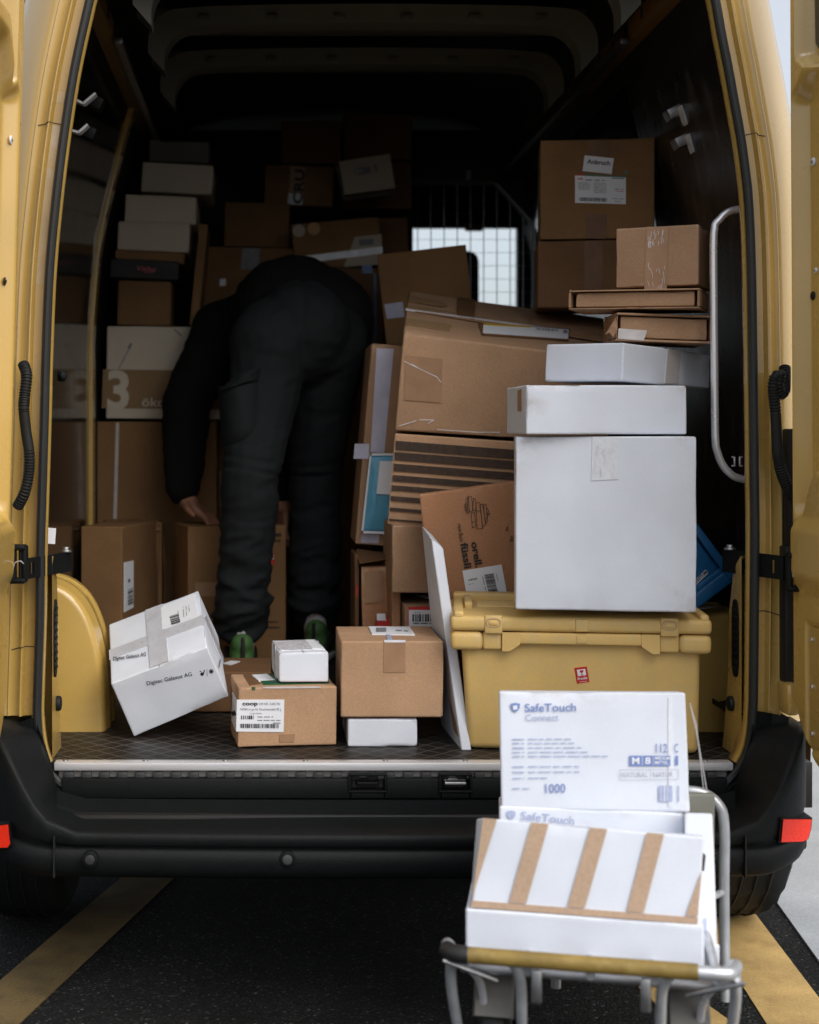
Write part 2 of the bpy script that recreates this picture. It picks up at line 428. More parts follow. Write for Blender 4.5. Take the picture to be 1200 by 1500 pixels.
class Print:
    """flat print on one face of a box, placed on the face's plane"""
    def __init__(s, box, face, lift=.0016): s.b, s.face, s.lift = box, face, lift; s.mb = MB()
    def p(s, px, py): return on(s.b, s.face, px, py, s.lift)
    def quad(s, *q): s.mb.add([s.p(*c) for c in q], [tuple(range(len(q)))]); return s
    def rect(s, x0, y0, x1, y1): return s.quad((x0, y1), (x1, y1), (x1, y0), (x0, y0))
    def ring(s, q, w):
        n = len(q); c = (sum(a for a, b in q) / n, sum(b for a, b in q) / n)
        for i in range(n):
            a, b = q[i], q[(i + 1) % n]
            f = lambda t: (c[0] + (t[0] - c[0]) * (1 - w), c[1] + (t[1] - c[1]) * (1 - w))
            s.quad(a, b, f(b), f(a))
        return s
    def line(s, pts, w=.7):
        for a, b in zip(pts, pts[1:]):
            dx, dy = b[0] - a[0], b[1] - a[1]; l = math.hypot(dx, dy) or 1; nx, ny = -dy / l * w / 2, dx / l * w / 2
            s.quad((a[0] + nx, a[1] + ny), (b[0] + nx, b[1] + ny), (b[0] - nx, b[1] - ny), (a[0] - nx, a[1] - ny))
        return s
    def disc(s, x, y, r, n=20, ry=None):
        return s.quad(*[(x + r * math.cos(2 * math.pi * k / n), y - (ry or r) * math.sin(2 * math.pi * k / n)) for k in range(n)])
    def text(s, t, a, b, h, bold=0., shear=0.):
        """t runs from pixel a to pixel b on its baseline; h is the cap height in pixels"""
        vs, fs, w = glyphs(t, bold, shear)
        ux, uy = (b[0] - a[0]) / w, (b[1] - a[1]) / w
        l = math.hypot(b[0] - a[0], b[1] - a[1]); nx, ny = (b[1] - a[1]) / l, -(b[0] - a[0]) / l
        k = h / .69
        s.mb.add([s.p(a[0] + ux * x + nx * y * k, a[1] + uy * x + ny * y * k) for x, y in vs], fs); return s
    def words(s, a, b, h, seed=0, fill=.8):
        """a line of print too small to read: word-long strokes"""
        rd = random.Random(seed); t = 0.; L = math.hypot(b[0] - a[0], b[1] - a[1])
        while t < 1:
            e = min(1, t + rd.uniform(3, 9) * h / 1.2 / L)
            A = (a[0] + (b[0] - a[0]) * t, a[1] + (b[1] - a[1]) * t); B = (a[0] + (b[0] - a[0]) * e, a[1] + (b[1] - a[1]) * e)
            if e - t > .01: s.line([A, B], h * .6)
            t = e + rd.uniform(.8, 1.4) * h / L
        return s
    def bars(s, o, u, v, seed=1, n=28):
        """barcode: corner o, bars step along u, each as long as v"""
        rd = random.Random(seed); t = 0.; w = []
        while t < 1:
            k = rd.choice((1, 1, 2, 3)) / n / 1.6; g = rd.choice((1, 1, 2)) / n / 1.6
            e = min(1, t + k)
            A = (o[0] + u[0] * t, o[1] + u[1] * t); B = (o[0] + u[0] * e, o[1] + u[1] * e)
            s.quad(A, B, (B[0] + v[0], B[1] + v[1]), (A[0] + v[0], A[1] + v[1])); t = e + g
        return s
    def build(s, name, m, parent):
        # every piece faces along the face's own normal
        n = face_plane(s.b, s.face)[1]; fs = []
        for f in s.mb.f:
            a, b, c = (s.mb.v[f[i]] for i in (0, 1, 2))
            nn = (b - a).cross(c - a)
            fs.append(f if nn.dot(n) >= 0 else tuple(reversed(f)))
        return mk(name, s.mb.v, fs, m, parent)
_gl = {}
def glyphs(t, bold, shear):
    if (t, bold, shear) in _gl: return _gl[t, bold, shear]
    cu = D.curves.new('lettering', 'FONT'); cu.body = t; cu.size = 1; cu.offset = bold; cu.shear = shear; cu.resolution_u = 3; cu.fill_mode = 'FRONT'
    o = D.objects.new('lettering', cu); COL.objects.link(o)
    bpy.context.view_layer.update()
    me = o.evaluated_get(bpy.context.evaluated_depsgraph_get()).to_mesh()
    x0 = min(v.co.x for v in me.vertices); x1 = max(v.co.x for v in me.vertices)
    r = ([(v.co.x - x0, v.co.y) for v in me.vertices], [tuple(p.vertices) for p in me.polygons], x1 - x0)
    D.objects.remove(o); D.curves.remove(cu)
    _gl[t, bold, shear] = r; return r
def decal(box, face, q, m, name='tape', lift=.0007, label=None):
    """tape, label or sticker: a thin sheet lying on one face; q are its corners in photo pixels"""
    A, n = face_plane(box, face)
    top = [on(box, face, x, y, lift) for x, y in q]; bot = [p - n * (lift + .0012) for p in top]; k = len(q)
    e = (top[1] - top[0]).cross(top[2] - top[0]).dot(n)
    if e < 0: top.reverse(); bot.reverse()
    o = mk(name, top + bot, [tuple(range(k))] + [(i, k + i, k + (i + 1) % k, (i + 1) % k) for i in range(k)], m, box)
    if label: o['label'] = label
    PLANES[o.name] = PLANES[box.name]
    return o

# ---------------------------------------------------------------- ground
FZ = .541            # load floor height
CX = .285            # van's centre line
YR = 3.2             # plane of the rear opening
def G(px, py, dz=0.):
    Y = EYE * F / (py - VY); p = P(px, py, Y); return Vector((p.x, p.y, dz))
rd_ = MB(); rd_.add([(-60, -60, 0), (60, -60, 0), (60, 140, 0), (-60, 140, 0)], [(0, 1, 2, 3)])
tag(rd_.build('road', 'asphalt', None, False), 'dark worn asphalt under and around the van', kind='structure')
def ground_sheet(name, pts, m, dz, label):
    p = [Vector((x, y, dz)) for x, y in pts]; n = len(p)
    fs = [tuple(range(n))] + [(i, n + i, n + (i + 1) % n, (i + 1) % n) for i in range(n)]
    return tag(mk(name, p + [Vector((q.x, q.y, -.01)) for q in p], fs, m), label, kind='structure')
def gp(px, py): q = G(px, py); return (q.x, q.y)
# left stripe, right stripe and the short crossing stripe, from where they show on the ground
def ext(p, q, k): return (p[0] + (p[0] - q[0]) * k, p[1] + (p[1] - q[1]) * k)
def band(name, x0, y0, dx, w, ya, yb_, m, dz, label):
    return ground_sheet(name, [(x0 + dx * (ya - y0), ya), (x0 + w + dx * (ya - y0), ya), (x0 + w + dx * (yb_ - y0), yb_), (x0 + dx * (yb_ - y0), yb_)], m, dz, label)
band('yellow_road_marking', -.537, 3.653, .264, .15, 1.2, 4.9, 'road_paint_dull_shaded', .003, 'dull worn yellow line, darkened as in shade, on the asphalt under the van, left of the trolley')
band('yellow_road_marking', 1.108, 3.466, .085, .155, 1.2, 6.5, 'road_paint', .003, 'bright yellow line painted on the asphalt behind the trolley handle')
a, b, c, d = gp(935, 1448), gp(1000, 1448), gp(1100, 1520), gp(1010, 1520)
ground_sheet('yellow_road_marking', [a, d, c, b], 'road_paint', .0045, 'short yellow line crossing under the trolley')
a, d = gp(1112, 1288), gp(1210, 1425)
e0, e1 = ext(a, d, 6), ext(d, a, 3)
ground_sheet('pavement', [e0, e1, (e1[0] + 14, e1[1]), (e0[0] + 14, e0[1])], 'concrete', .006, 'pale grey concrete paving beside the van')

# ---------------------------------------------------------------- the van
van = empty('delivery_van', (CX, 4.5, 0), 'yellow delivery van with both rear doors open, packed with parcels', 'van')
seal_px = [(-15 + 160, -75), (140, -30), (132, 0), (110, 100), (94, 200), (82, 300), (73, 400), (68, 520), (66, 600), (63, 700), (60, 800), (59, 900), (56, 1000), (55, 1050),
           (59, 1090), (68, 1120), (86, 1145), (118, 1162), (165, 1171), (230, 1174), (400, 1175), (600, 1175), (800, 1175), (950, 1174), (1005, 1171), (1045, 1159), (1074, 1134),
           (1091, 1108), (1099, 1078), (1102, 1040), (1103, 1000), (1104, 900), (1105, 780), (1104, 700), (1103, 600), (1100, 400), (1096, 300), (1091, 250), (1084, 200), (1075, 150),
           (1066, 100), (1056, 50), (1047, 0), (1036, -40), (1018, -75), (980, -98), (900, -108), (280, -108), (200, -98)]
seal = catmull([P(x, y, YR) for x, y in seal_px], .025, True)
n_s = len(seal)
def nrm(i, pts, closed=True):
    n = len(pts); a = pts[(i - 1) % n if closed else max(i - 1, 0)]; b = pts[(i + 1) % n if closed else min(i + 1, n - 1)]
    t = (b - a).normalized(); return Vector((t.z, 0, -t.x))     # points listed down the left side first: outward
sn = [nrm(i, seal) for i in range(n_s)]
if (seal[0] + sn[0] - P(600, 600, YR)).length < (seal[0] - P(600, 600, YR)).length: sn = [-q for q in sn]
mb = MB(); mb.tube([p + Vector((0, -.006, 0)) for p in seal], .0098, 10, True)
mb.build('door_seal', 'seal_rubber', van)
# painted frame: the loop cut open along the sill
def frame_loft(prof, name, m, keep):
    ids = [i for i in range(n_s) if keep(seal[i])]
    # start right after the gap
    st = next(k for k in range(len(ids)) if (ids[k] - ids[k - 1]) % n_s != 1)
    ids = ids[st:] + ids[:st]
    V, Fs = [], []; k = len(prof)
    for i in ids:
        for o, dy in prof: V.append(seal[i] + sn[i] * o + Vector((0, dy, 0)))
    for a in range(len(ids) - 1):
        for b in range(k - 1): Fs.append((a * k + b, a * k + b + 1, (a + 1) * k + b + 1, (a + 1) * k + b))
    return mk(name, V, Fs, m, van, None, True, 50)
zb = P(0, 1062, YR).z
up = lambda p: p.z > zb
frame_loft([(.045, .10), (.02, .05), (-.008, .035), (-.0125, .022), (-.0135, .008), (-.0115, .001), (-.008, .002), (.0, .006), (.008, .006), (.010, .010), (.0125, .020), (.016, .024), (.033, .022), (.036, .017), (.039, .010),
            (.0415, .0095), (.0435, .013), (.047, .022), (.052, .026), (.066, .026), (.070, .024), (.0725, .026)], 'door_frame', 'yellow_worn', up)
frame_loft([(.0725, .027), (.0775, .0265), (.084, .029), (.10, .040), (.122, .062), (.148, .090), (.168, .122), (.177, .157), (.179, .22)], 'rear_pillar_skin', 'body_skin', up)
seam_z = P(0, 176, YR).z
for side in (-1, 1):
    for zq in (seam_z if side < 0 else P(0, 201, YR).z, P(0, 905, YR).z if side > 0 else P(0, 960, YR).z):
        i = min((i for i in range(n_s) if (seal[i].x - CX) * side > 0), key=lambda i: abs(seal[i].z - zq))
        pf = [(.0125, .0195), (.016, .0235), (.033, .0215), (.036, .0165), (.039, .0095), (.0415, .009), (.0435, .0125), (.047, .0215), (.052, .0255), (.066, .0255)]
        q = MB(); q.tube([seal[i] + sn[i] * o + Vector((0, dy, .006 * math.sin(o * 60))) for o, dy in pf], .0011, 5); q.build('frame_seam', 'ink_brown', van)
frame_loft([(.0165, .0232), (.025, .0222), (.0325, .0216)], 'worn_paint', 'paint_worn', lambda p: p.x < CX and P(0, 430, YR).z < p.z < P(0, 180, YR).z)
frame_loft([(.0165, .0232), (.025, .0222), (.0325, .0216)], 'worn_paint', 'paint_worn', lambda p: p.x < CX and P(0, 165, YR).z < p.z < P(0, 120, YR).z)
low = lambda p: P(0, 1125, YR).z < p.z <= zb + .03
frame_loft([(.03, .07), (-.008, .035), (-.0125, .022), (-.0135, .008), (-.0115, .001), (-.008, .002), (0, .006), (.012, .010)], 'lower_frame_lip', 'yellow_worn', low) if False else None
for side in (-1, 1):
    ids = [i for i in range(n_s) if P(0, 1126, YR).z < seal[i].z <= zb + .03 and (seal[i].x - CX) * side > 0]
    prof = [(.03, .09), (-.008, .06), (-.0125, .022), (-.0135, .008), (-.0115, .001), (-.006, .003), (.013, .008)]
    ids.sort(key=lambda i: seal[i].z); k = len(prof); V, Fs = [], []
    for i in ids:
        for o, dy in prof: V.append(seal[i] + sn[i] * o + Vector((0, dy, 0)))
    for a in range(len(ids) - 1):
        for b in range(k - 1): Fs.append((a * k + b, a * k + b + 1, (a + 1) * k + b + 1, (a + 1) * k + b))
    mk('frame_lip', V, Fs, 'yellow_worn', van, None, True, 50)

# shell: inner skin, outer skin
prof_in = [(.86, .40), (.88, .541), (.88, 1.60), (.853, 1.92), (.81, 2.10), (.76, 2.30), (.715, 2.42), (.62, 2.50), (.45, 2.53), (0, 2.545)]
prof_out = [(.98, .40), (.985, .541), (.985, 1.60), (.95, 1.92), (.91, 2.10), (.86, 2.30), (.81, 2.44), (.68, 2.555), (.47, 2.60), (0, 2.615)]
def ring_(p, Y, dx=0.): return [Vector((CX - x - dx, Y, z)) for x, z in p] + [Vector((CX + x + dx, Y, z)) for x, z in reversed(p[:-1])]
def shell(p, ys, name, m, widen=None):
    V, Fs = [], []
    for Y in ys: V += ring_(p, Y, widen(Y) if widen else 0.)
    k = 2 * len(p) - 1
    for a in range(len(ys) - 1):
        for b in range(k - 1): Fs.append((a * k + b, a * k + b + 1, (a + 1) * k + b + 1, (a + 1) * k + b))
    return mk(name, V, Fs, m, van, None, True, 30)
shell(prof_out, [3.36, 5.8, 6.4, 7.3], 'body_shell', 'body_skin', lambda Y: .19 * sst(5.6, 6.3, Y))
shell(prof_in, [3.28, 5.95], 'inner_side_wall', 'inner_black')
shell(prof_in, [5.95, 6.5, 7.25], 'cab_lining', 'inner_black', lambda Y: .24 * sst(5.95, 6.3, Y))
# cab front with the windscreen
def frame_plate(name, x0, x1, z0, z1, hx0, hx1, hz0, hz1, Y, th, m, parent, cut=0.):
    b = MB()
    b.span((x0, Y, z0), (x1, Y + th, hz0)); b.span((x0, Y, hz1), (x1, Y + th, z1))
    b.span((x0, Y, hz0), (hx0, Y + th, hz1)); b.span((hx1, Y, hz0), (x1, Y + th, hz1))
    return b.build(name, m, parent)
frame_plate('cab_front', CX - 1.2, CX + 1.2, .4, 2.64, -.55, 1.265, 1.45, 2.30, 7.25, .06, 'inner_black', van)
g = MB(); g.span((-.56, 7.27, 1.44), (1.275, 7.276, 2.31), 0); g.build('windscreen', 'glass', van)
b = MB(); b.box((.52, 7.24, 2.12), (.035, .05, .5), Matrix.Rotation(R(32), 3, 'Y')); b.build('windscreen_pillar', 'inner_black', van)
b = MB(); b.span((.98, 7.1, 2.262), (1.07, 7.13, 2.30), .008); b.build('sun_visor', 'sticker_orange', van)
b = MB(); b.span((CX - .98, 6.8, .9), (CX + .98, 7.24, 1.45), .05, 3); b.build('dashboard', 'grip_black', van)
for sx_ in (-.25, .87):
    s_ = MB(); s_.box((sx_, 6.42, 1.25), (.50, .16, .80), Matrix.Rotation(R(-8), 3, 'X'), .05, 3); s_.box((sx_, 6.2, .82), (.52, .52, .16), None, .05, 3)
    so = s_.build('seat', 'seat_cloth', van)
    h_ = MB(); h_.box((sx_, 6.45, 1.93), (.16 if sx_ > .5 else .28, .11, .30), None, .045, 3); h_.tube([(sx_ - .05, 6.45, 1.82), (sx_ - .05, 6.45, 1.6)], .007); h_.tube([(sx_ + .05, 6.45, 1.82), (sx_ + .05, 6.45, 1.6)], .007)
    h_.build('headrest', 'seat_cloth', so)
# bulkhead with a wire mesh window
YB = 5.86
bl = MB()
wx0, wx1, wz0, wz1 = P(605, 0, YB).x, P(790, 0, YB).x, 1.25, P(0, 262, YB).z
bl.span((CX - .87, YB, FZ), (wx0, YB + .03, 2.5)); bl.span((wx1, YB, FZ), (CX + .87, YB + .03, 2.5))
bl.span((wx0, YB, FZ), (wx1, YB + .03, wz0)); bl.span((wx0, YB, wz1), (wx1, YB + .03, 2.5))
dg = (P(722, 262, YB), P(790, 262, YB), P(790, 336, YB))
bl.add([p for p in dg] + [p + Vector((0, .03, 0)) for p in dg], [(0, 1, 2), (5, 4, 3), (0, 2, 5, 3)])
bulk = bl.build('bulkhead', 'inner_black', van)
w_ = MB(); pts = [P(600, 267, YB - .012), P(722, 267, YB - .012), P(729, 270, YB - .012), P(779, 325, YB - .012), P(783, 333, YB - .012), P(783, 520, YB - .012)]
w_.tube(pts, .0115, 10); w_.build('window_guard_frame', 'wire', bulk)
wires = []
for k in range(9):
    x = P(612 + 19.3 * k, 0, YB).x; zt = min(wz1, P(0, 268 + max(0, (612 + 19.3 * k - 727)) * 1.13, YB).z)
    q = MB(); q.tube([(x, YB - .004, wz0), (x, YB - .004, zt)], .0019, 6); q.build('guard_wire', 'wire', bulk)
for k in range(13):
    z = wz1 - .0535 * (k + .6); xr = P(783, 0, YB).x if z < P(0, 333, YB).z else P(727 + (VY - 0) * 0, 0, YB).x + max(0, (wz1 - z)) * .88
    q = MB(); q.tube([(wx0, YB + .002, z), (xr, YB + .002, z)], .0009, 5); q.build('guard_wire', 'wire', bulk)
b = MB(); b.tube([P(687, 262, YB - .02), P(687, 250, YB - .02)], .012, 8); b.build('guard_latch', 'steel', bulk)
# floor, aluminium edge, stepped tread, sill panel
b = MB(); b.span((CX - .93, YR + .005, .44), (CX + .93, 5.95, FZ), .002); fl = b.build('load_floor', 'load_floor', van)
b = MB(); b.span((P(80, 0, YR).x, YR - .012, P(0, 1127.5, YR).z), (P(1072, 0, YR).x, YR + .022, FZ + .003), .003); es = b.build('edge_strip', 'alu', van)
for k in range(9):
    q = MB(); q.disc((P(95 + 117.5 * k, 0, YR).x, YR + .008, FZ + .002), (0, 0, 1), .0062, .004, 12, .0015); q.build('screw', 'steel_dull', es)
ts = MB(); z0, z1 = P(0, 1141, YR).z, P(0, 1128, YR).z
ts.span((P(86, 0, YR).x, YR - .003, z0), (P(1064, 0, YR).x, YR + .03, z1), .002); tr = ts.build('tread_strip', 'tread_grey', van)
blk = None
for k in range(38):
    xa = P(94 + 26.1 * k, 0, YR).x
    if xa > P(1050, 0, YR).x: break
    if blk is None:
        q = MB(); q.box((xa + .0115, YR - .006, (z0 + z1) / 2 - .001), (.0225, .010, (z1 - z0) * .86), None, .003); blk = q.build('tread_block', 'tread_rubber', tr); bx0 = xa
    else:
        c_ = blk.copy(); COL.objects.link(c_); c_.parent = tr; c_.location.x = blk.location.x + xa - bx0
# smooth black sill with two latch pockets
zs0, zs1 = P(0, 1170, YR - .02).z, P(0, 1140.5, YR - .02).z
pk = [(513, 562), (645, 686)]
s_ = MB(); xs = [P(92, 0, YR).x] + [P(v, 0, YR).x for q in pk for v in q] + [P(1062, 0, YR).x]
def sill_piece(x0, x1, za, zb_, yo=0.):
    s_.span((x0, YR - .022 + yo, za), (x1, YR + .02, zb_), .004)
zp0, zp1 = P(0, 1157.5, YR - .02).z, P(0, 1133, YR - .02).z
for i in range(0, 6, 2): sill_piece(xs[i], xs[i + 1], zs0, zs1)
for i in (1, 3): sill_piece(xs[i], xs[i + 1], zs0, zp0)
s_.build('sill_panel', 'black_dusty', van)
for i in (1, 3):
    q = MB(); xa, xb = xs[i], xs[i + 1]
    q.span((xa - .006, YR - .026, zp0 - .005), (xb + .006, YR - .012, zp0), .002); q.span((xa - .006, YR - .026, zp1 - .005), (xb + .006, YR - .012, zp1), .002)
    q.span((xa - .006, YR - .026, zp0), (xa, YR - .012, zp1 - .005), .002); q.span((xb, YR - .026, zp0), (xb + .006, YR - .012, zp1 - .005), .002); q.span((xa, YR + .012, zp0 - .004), (xb, YR + .02, zp1), 0)
    lp = q.build('latch_pocket', 'black_plastic', van)
    q = MB(); xm = (xa + xb) / 2; q.tube([(xm - .022, YR - .008, zp0 + .012), (xm - .022, YR - .018, zp0 + .014), (xm + .022, YR - .018, zp0 + .014), (xm + .022, YR - .008, zp0 + .012)], .004, 8)
    q.box((xm, YR - .006, zp0 + .020), (.05, .008, .008), None, .002); q.build('latch_striker', 'steel_dull' if i == 3 else 'black_plastic', lp)
# black corner trim between seal and bumper
for side in (-1, 1):
    ids = [i for i in range(n_s) if seal[i].z <= P(0, 1040, YR).z and (seal[i].x - CX) * side >= -.05]
    ids.sort(key=lambda i: (seal[i].x - CX) * side if seal[i].z < P(0, 1165, YR).z else 10 + seal[i].z)
    V, Fs = [], []; xo = CX + side * .87; zl = .41
    for i in ids:
        p = seal[i] + sn[i] * .012; q = seal[i] + sn[i] * .004
        th = sst(CX, CX + side * .75, p.x) if side > 0 else sst(-CX, -CX + .75, -p.x)
        f_ = max(0., min(1., (p.z - .43) / .24))
        po = Vector((p.x + (xo - p.x) * (.0 + f_ ** .55), YR - .02, zl + (p.z - zl) * f_))
        V += [q + Vector((0, .03, 0)), q + Vector((0, -.004, 0)), p + Vector((0, -.012, 0)), (p + po) / 2 + Vector((0, .006, 0)), po, po + Vector((0, .05, 0))]
    k = 6
    for a in range(len(ids) - 1):
        for b in range(k - 1): Fs.append((a * k + b, a * k + b + 1, (a + 1) * k + b + 1, (a + 1) * k + b))
    mk('corner_trim', V, Fs, 'black_dusty', van, None, True, 40)
for px, py in ((70, 1158), (1085, 1153)):
    q = MB(); c_ = P(px, py, YR - .022); q.disc(c_, (0, -1, 0), .0165, .006, 20, .003); so = q.build('trim_plug', 'black_plastic', van)
    q = MB(); q.disc(c_ + Vector((0, -.005, 0)), (0, -1, 0), .007, .004, 12, .002); q.build('plug_head', 'rubber', so)
# bumper: a swept section that climbs at both corners
xr_, xl_ = 1.03, CX * 2 - 1.03
plan = []
for k in range(13): plan.append((CX + (xr_ - CX) * k / 12, 3.0 + .02 * (k / 12) ** 2, 0))
for k in range(1, 10):
    t = k / 9 * math.pi / 2; plan.append((xr_ + .15 * math.sin(t), 3.02 + .17 * (1 - math.cos(t)), t))
plan += [(xr_ + .155, 3.3, math.pi / 2), (xr_ + .158, 3.5, math.pi / 2)]
full = [(2 * CX - x, y, -t) for x, y, t in reversed(plan[1:])] + plan
V, Fs = [], []
prf = None
for x, y, t in full:
    e = (abs(x - CX) - (xr_ - CX))        # distance past the straight part
    ca = sst(-.06, .15, e)
    zt = .4365 + .20 * ca ** 1.3            # height of the step's front edge
    bk = .155 - .05 * ca
    zl = .338 + .02 * sst(.0, .15, e) 
    nx, ny = math.sin(t), -math.cos(t)
    f_ = zt - .4365
    prof = [(-bk, .47 + f_ * .8), (-bk, .436 + f_ * .9), (-bk + .012, .430 + f_ * .95), (-.05, .434 + f_ * .98), (-.014, .4375 + f_), (-.004, .4365 + f_), (0, .431 + f_), (.001, .425 + f_ * .7), (.0, .413 + f_ * .3),
            (-.003, .4095 + f_ * .2), (-.010, .407), (-.010, .405), (-.003, .4025), (.002, .398), (.004, .38), (.001, .362), (-.006, .348), (-.018, .340), (-.04, .338), (-.12, .338)]
    for o, z in prof: V.append(Vector((x + nx * o, y + ny * o, z + (zl - .338) * (1 if z < .42 else 0))))
k = len(prof)
for a in range(len(full) - 1):
    for b in range(k - 1): Fs.append((a * k + b, a * k + b + 1, (a + 1) * k + b + 1, (a + 1) * k + b))
bump = mk('rear_bumper', V, Fs, 'black_dusty', van, None, True, 60)
for px in (81, 1088):
    q = MB(); x = P(px, 0, 3.03).x; q.span((x - .0012, 3.008, .345), (x + .0012, 3.03, .43), 0); q.build('bumper_joint', 'inner_black', bump)
for px in (132, 421, 735):
    c_ = P(px, 1259, 2.997 + .003); q = MB(); q.disc(c_ + Vector((0, .012, 0)), (0, -1, 0), .0175, .0155, 24, .003)
    ps = q.build('parking_sensor', 'black_plastic', bump)
    q = MB(); q.disc(c_ + Vector((0, .0, 0)), (0, -1, 0), .0105, .0055, 20, .002); q.build('sensor_eye', 'sensor_grey' if px == 421 else 'tread_rubber', ps)
for side, pts in ((1, [(1147, 1200), (1188, 1200), (1187, 1214), (1183, 1228), (1176, 1232), (1144, 1233)]), (-1, [(-22, 1212), (12, 1208), (15, 1236), (11, 1241), (-18, 1241)])):
    q = MB(); Yr = 3.022 if side > 0 else 3.035
    pp = [P(x, y, Yr + (.07 * sst(1135, 1200, x) if side > 0 else .04 * sst(10, -40, x))) for x, y in pts]; n = len(pp)
    c_ = sum(pp, Vector()) / n
    q.add([c_ + (p - c_) * 1.12 + Vector((0, .0, 0)) for p in pp] + [c_ + (p - c_) * 1.12 + Vector((0, .08, 0)) for p in pp], [tuple(range(n))] + [(i, (i + 1) % n, n + (i + 1) % n, n + i) for i in range(n)])
    ho = q.build('reflector_housing', 'black_plastic', bump)
    q = MB(); q.add([p + Vector((0, -.004, 0)) for p in pp] + [p + Vector((0, .03, 0)) for p in pp], [tuple(range(n))] + [(i, (i + 1) % n, n + (i + 1) % n, n + i) for i in range(n)])
    q.build('reflector', 'red_reflector', ho)
# underbody, wheels
for s in (-1, 1):
    b = MB(); b.span((CX + s * .93 - .03, 4.35, .20), (CX + s * .93 + .03, 6.2, .42), .015); b.build('side_skirt', 'black_plastic', van)
    b = MB(); b.span((CX + s * .42 - .04, 3.25, .27), (CX + s * .42 + .04, 7.0, .37), .008); b.build('chassis_rail', 'inner_black', van)
b = MB(); b.span((CX - .8, 6.7, .17), (CX + .8, 7.2, .42), .02); b.build('front_undertray', 'black_plastic', van)
b = MB(); b.tube([(CX - .85, 3.86, .345), (CX + .85, 3.86, .345)], .055, 14); b.disc((CX - .1, 3.86, .345), (1, 0, 0), .13, .2, 20, .03); b.build('rear_axle', 'inner_black', van)
b = MB(); b.span((CX - .38, 4.5, .20), (CX + .3, 5.7, .37), .04, 3); b.build('fuel_tank', 'black_plastic', van)
b = MB(); b.span((CX - .9, 3.15, .36), (CX + .9, 7.2, .44), .01); b.build('underbody', 'inner_black', van)
for side in (-1, 1):
    wxo = CX + side * 1.03
    q = MB(); cy = 3.86; cz = .345; wI = wxo - side * .235
    prof = [(wI, .20), (wI, .30), (wI + side * .02, .335), (wI + side * .05, .345), (wxo - side * .05, .345), (wxo - side * .02, .335), (wxo, .30), (wxo, .20)]
    n = 56; V, Fs = [], []
    for k in range(n):
        t = 2 * math.pi * k / n
        for j, (x, r_) in enumerate(prof):
            rr = r_ - (.006 if (k % 2 and 2 <= j <= 5) else 0)
            V.append((x, cy + rr * math.cos(t), cz + rr * math.sin(t)))
    kk = len(prof)
    for a in range(n):
        for c_ in range(kk - 1): Fs.append((a * kk + c_, a * kk + c_ + 1, ((a + 1) % n) * kk + c_ + 1, ((a + 1) % n) * kk + c_))
    wh = mk('wheel', V, Fs, 'rubber', van, None, True, 25)
    q = MB(); q.disc((wI + side * .05, cy, cz), (side, 0, 0), .205, .14, 28, .01); q.build('rim', 'steel_dull', wh)
    q = MB(); [q.tube([(wI + side * (.06 + .036 * g_), cy + .3455 * math.cos(t / 40 * 2 * math.pi), cz + .3455 * math.sin(t / 40 * 2 * math.pi)) for t in range(40)], .0025, 5, True) for g_ in range(4)]
    q.build('tread_groove', 'inner_black', wh)

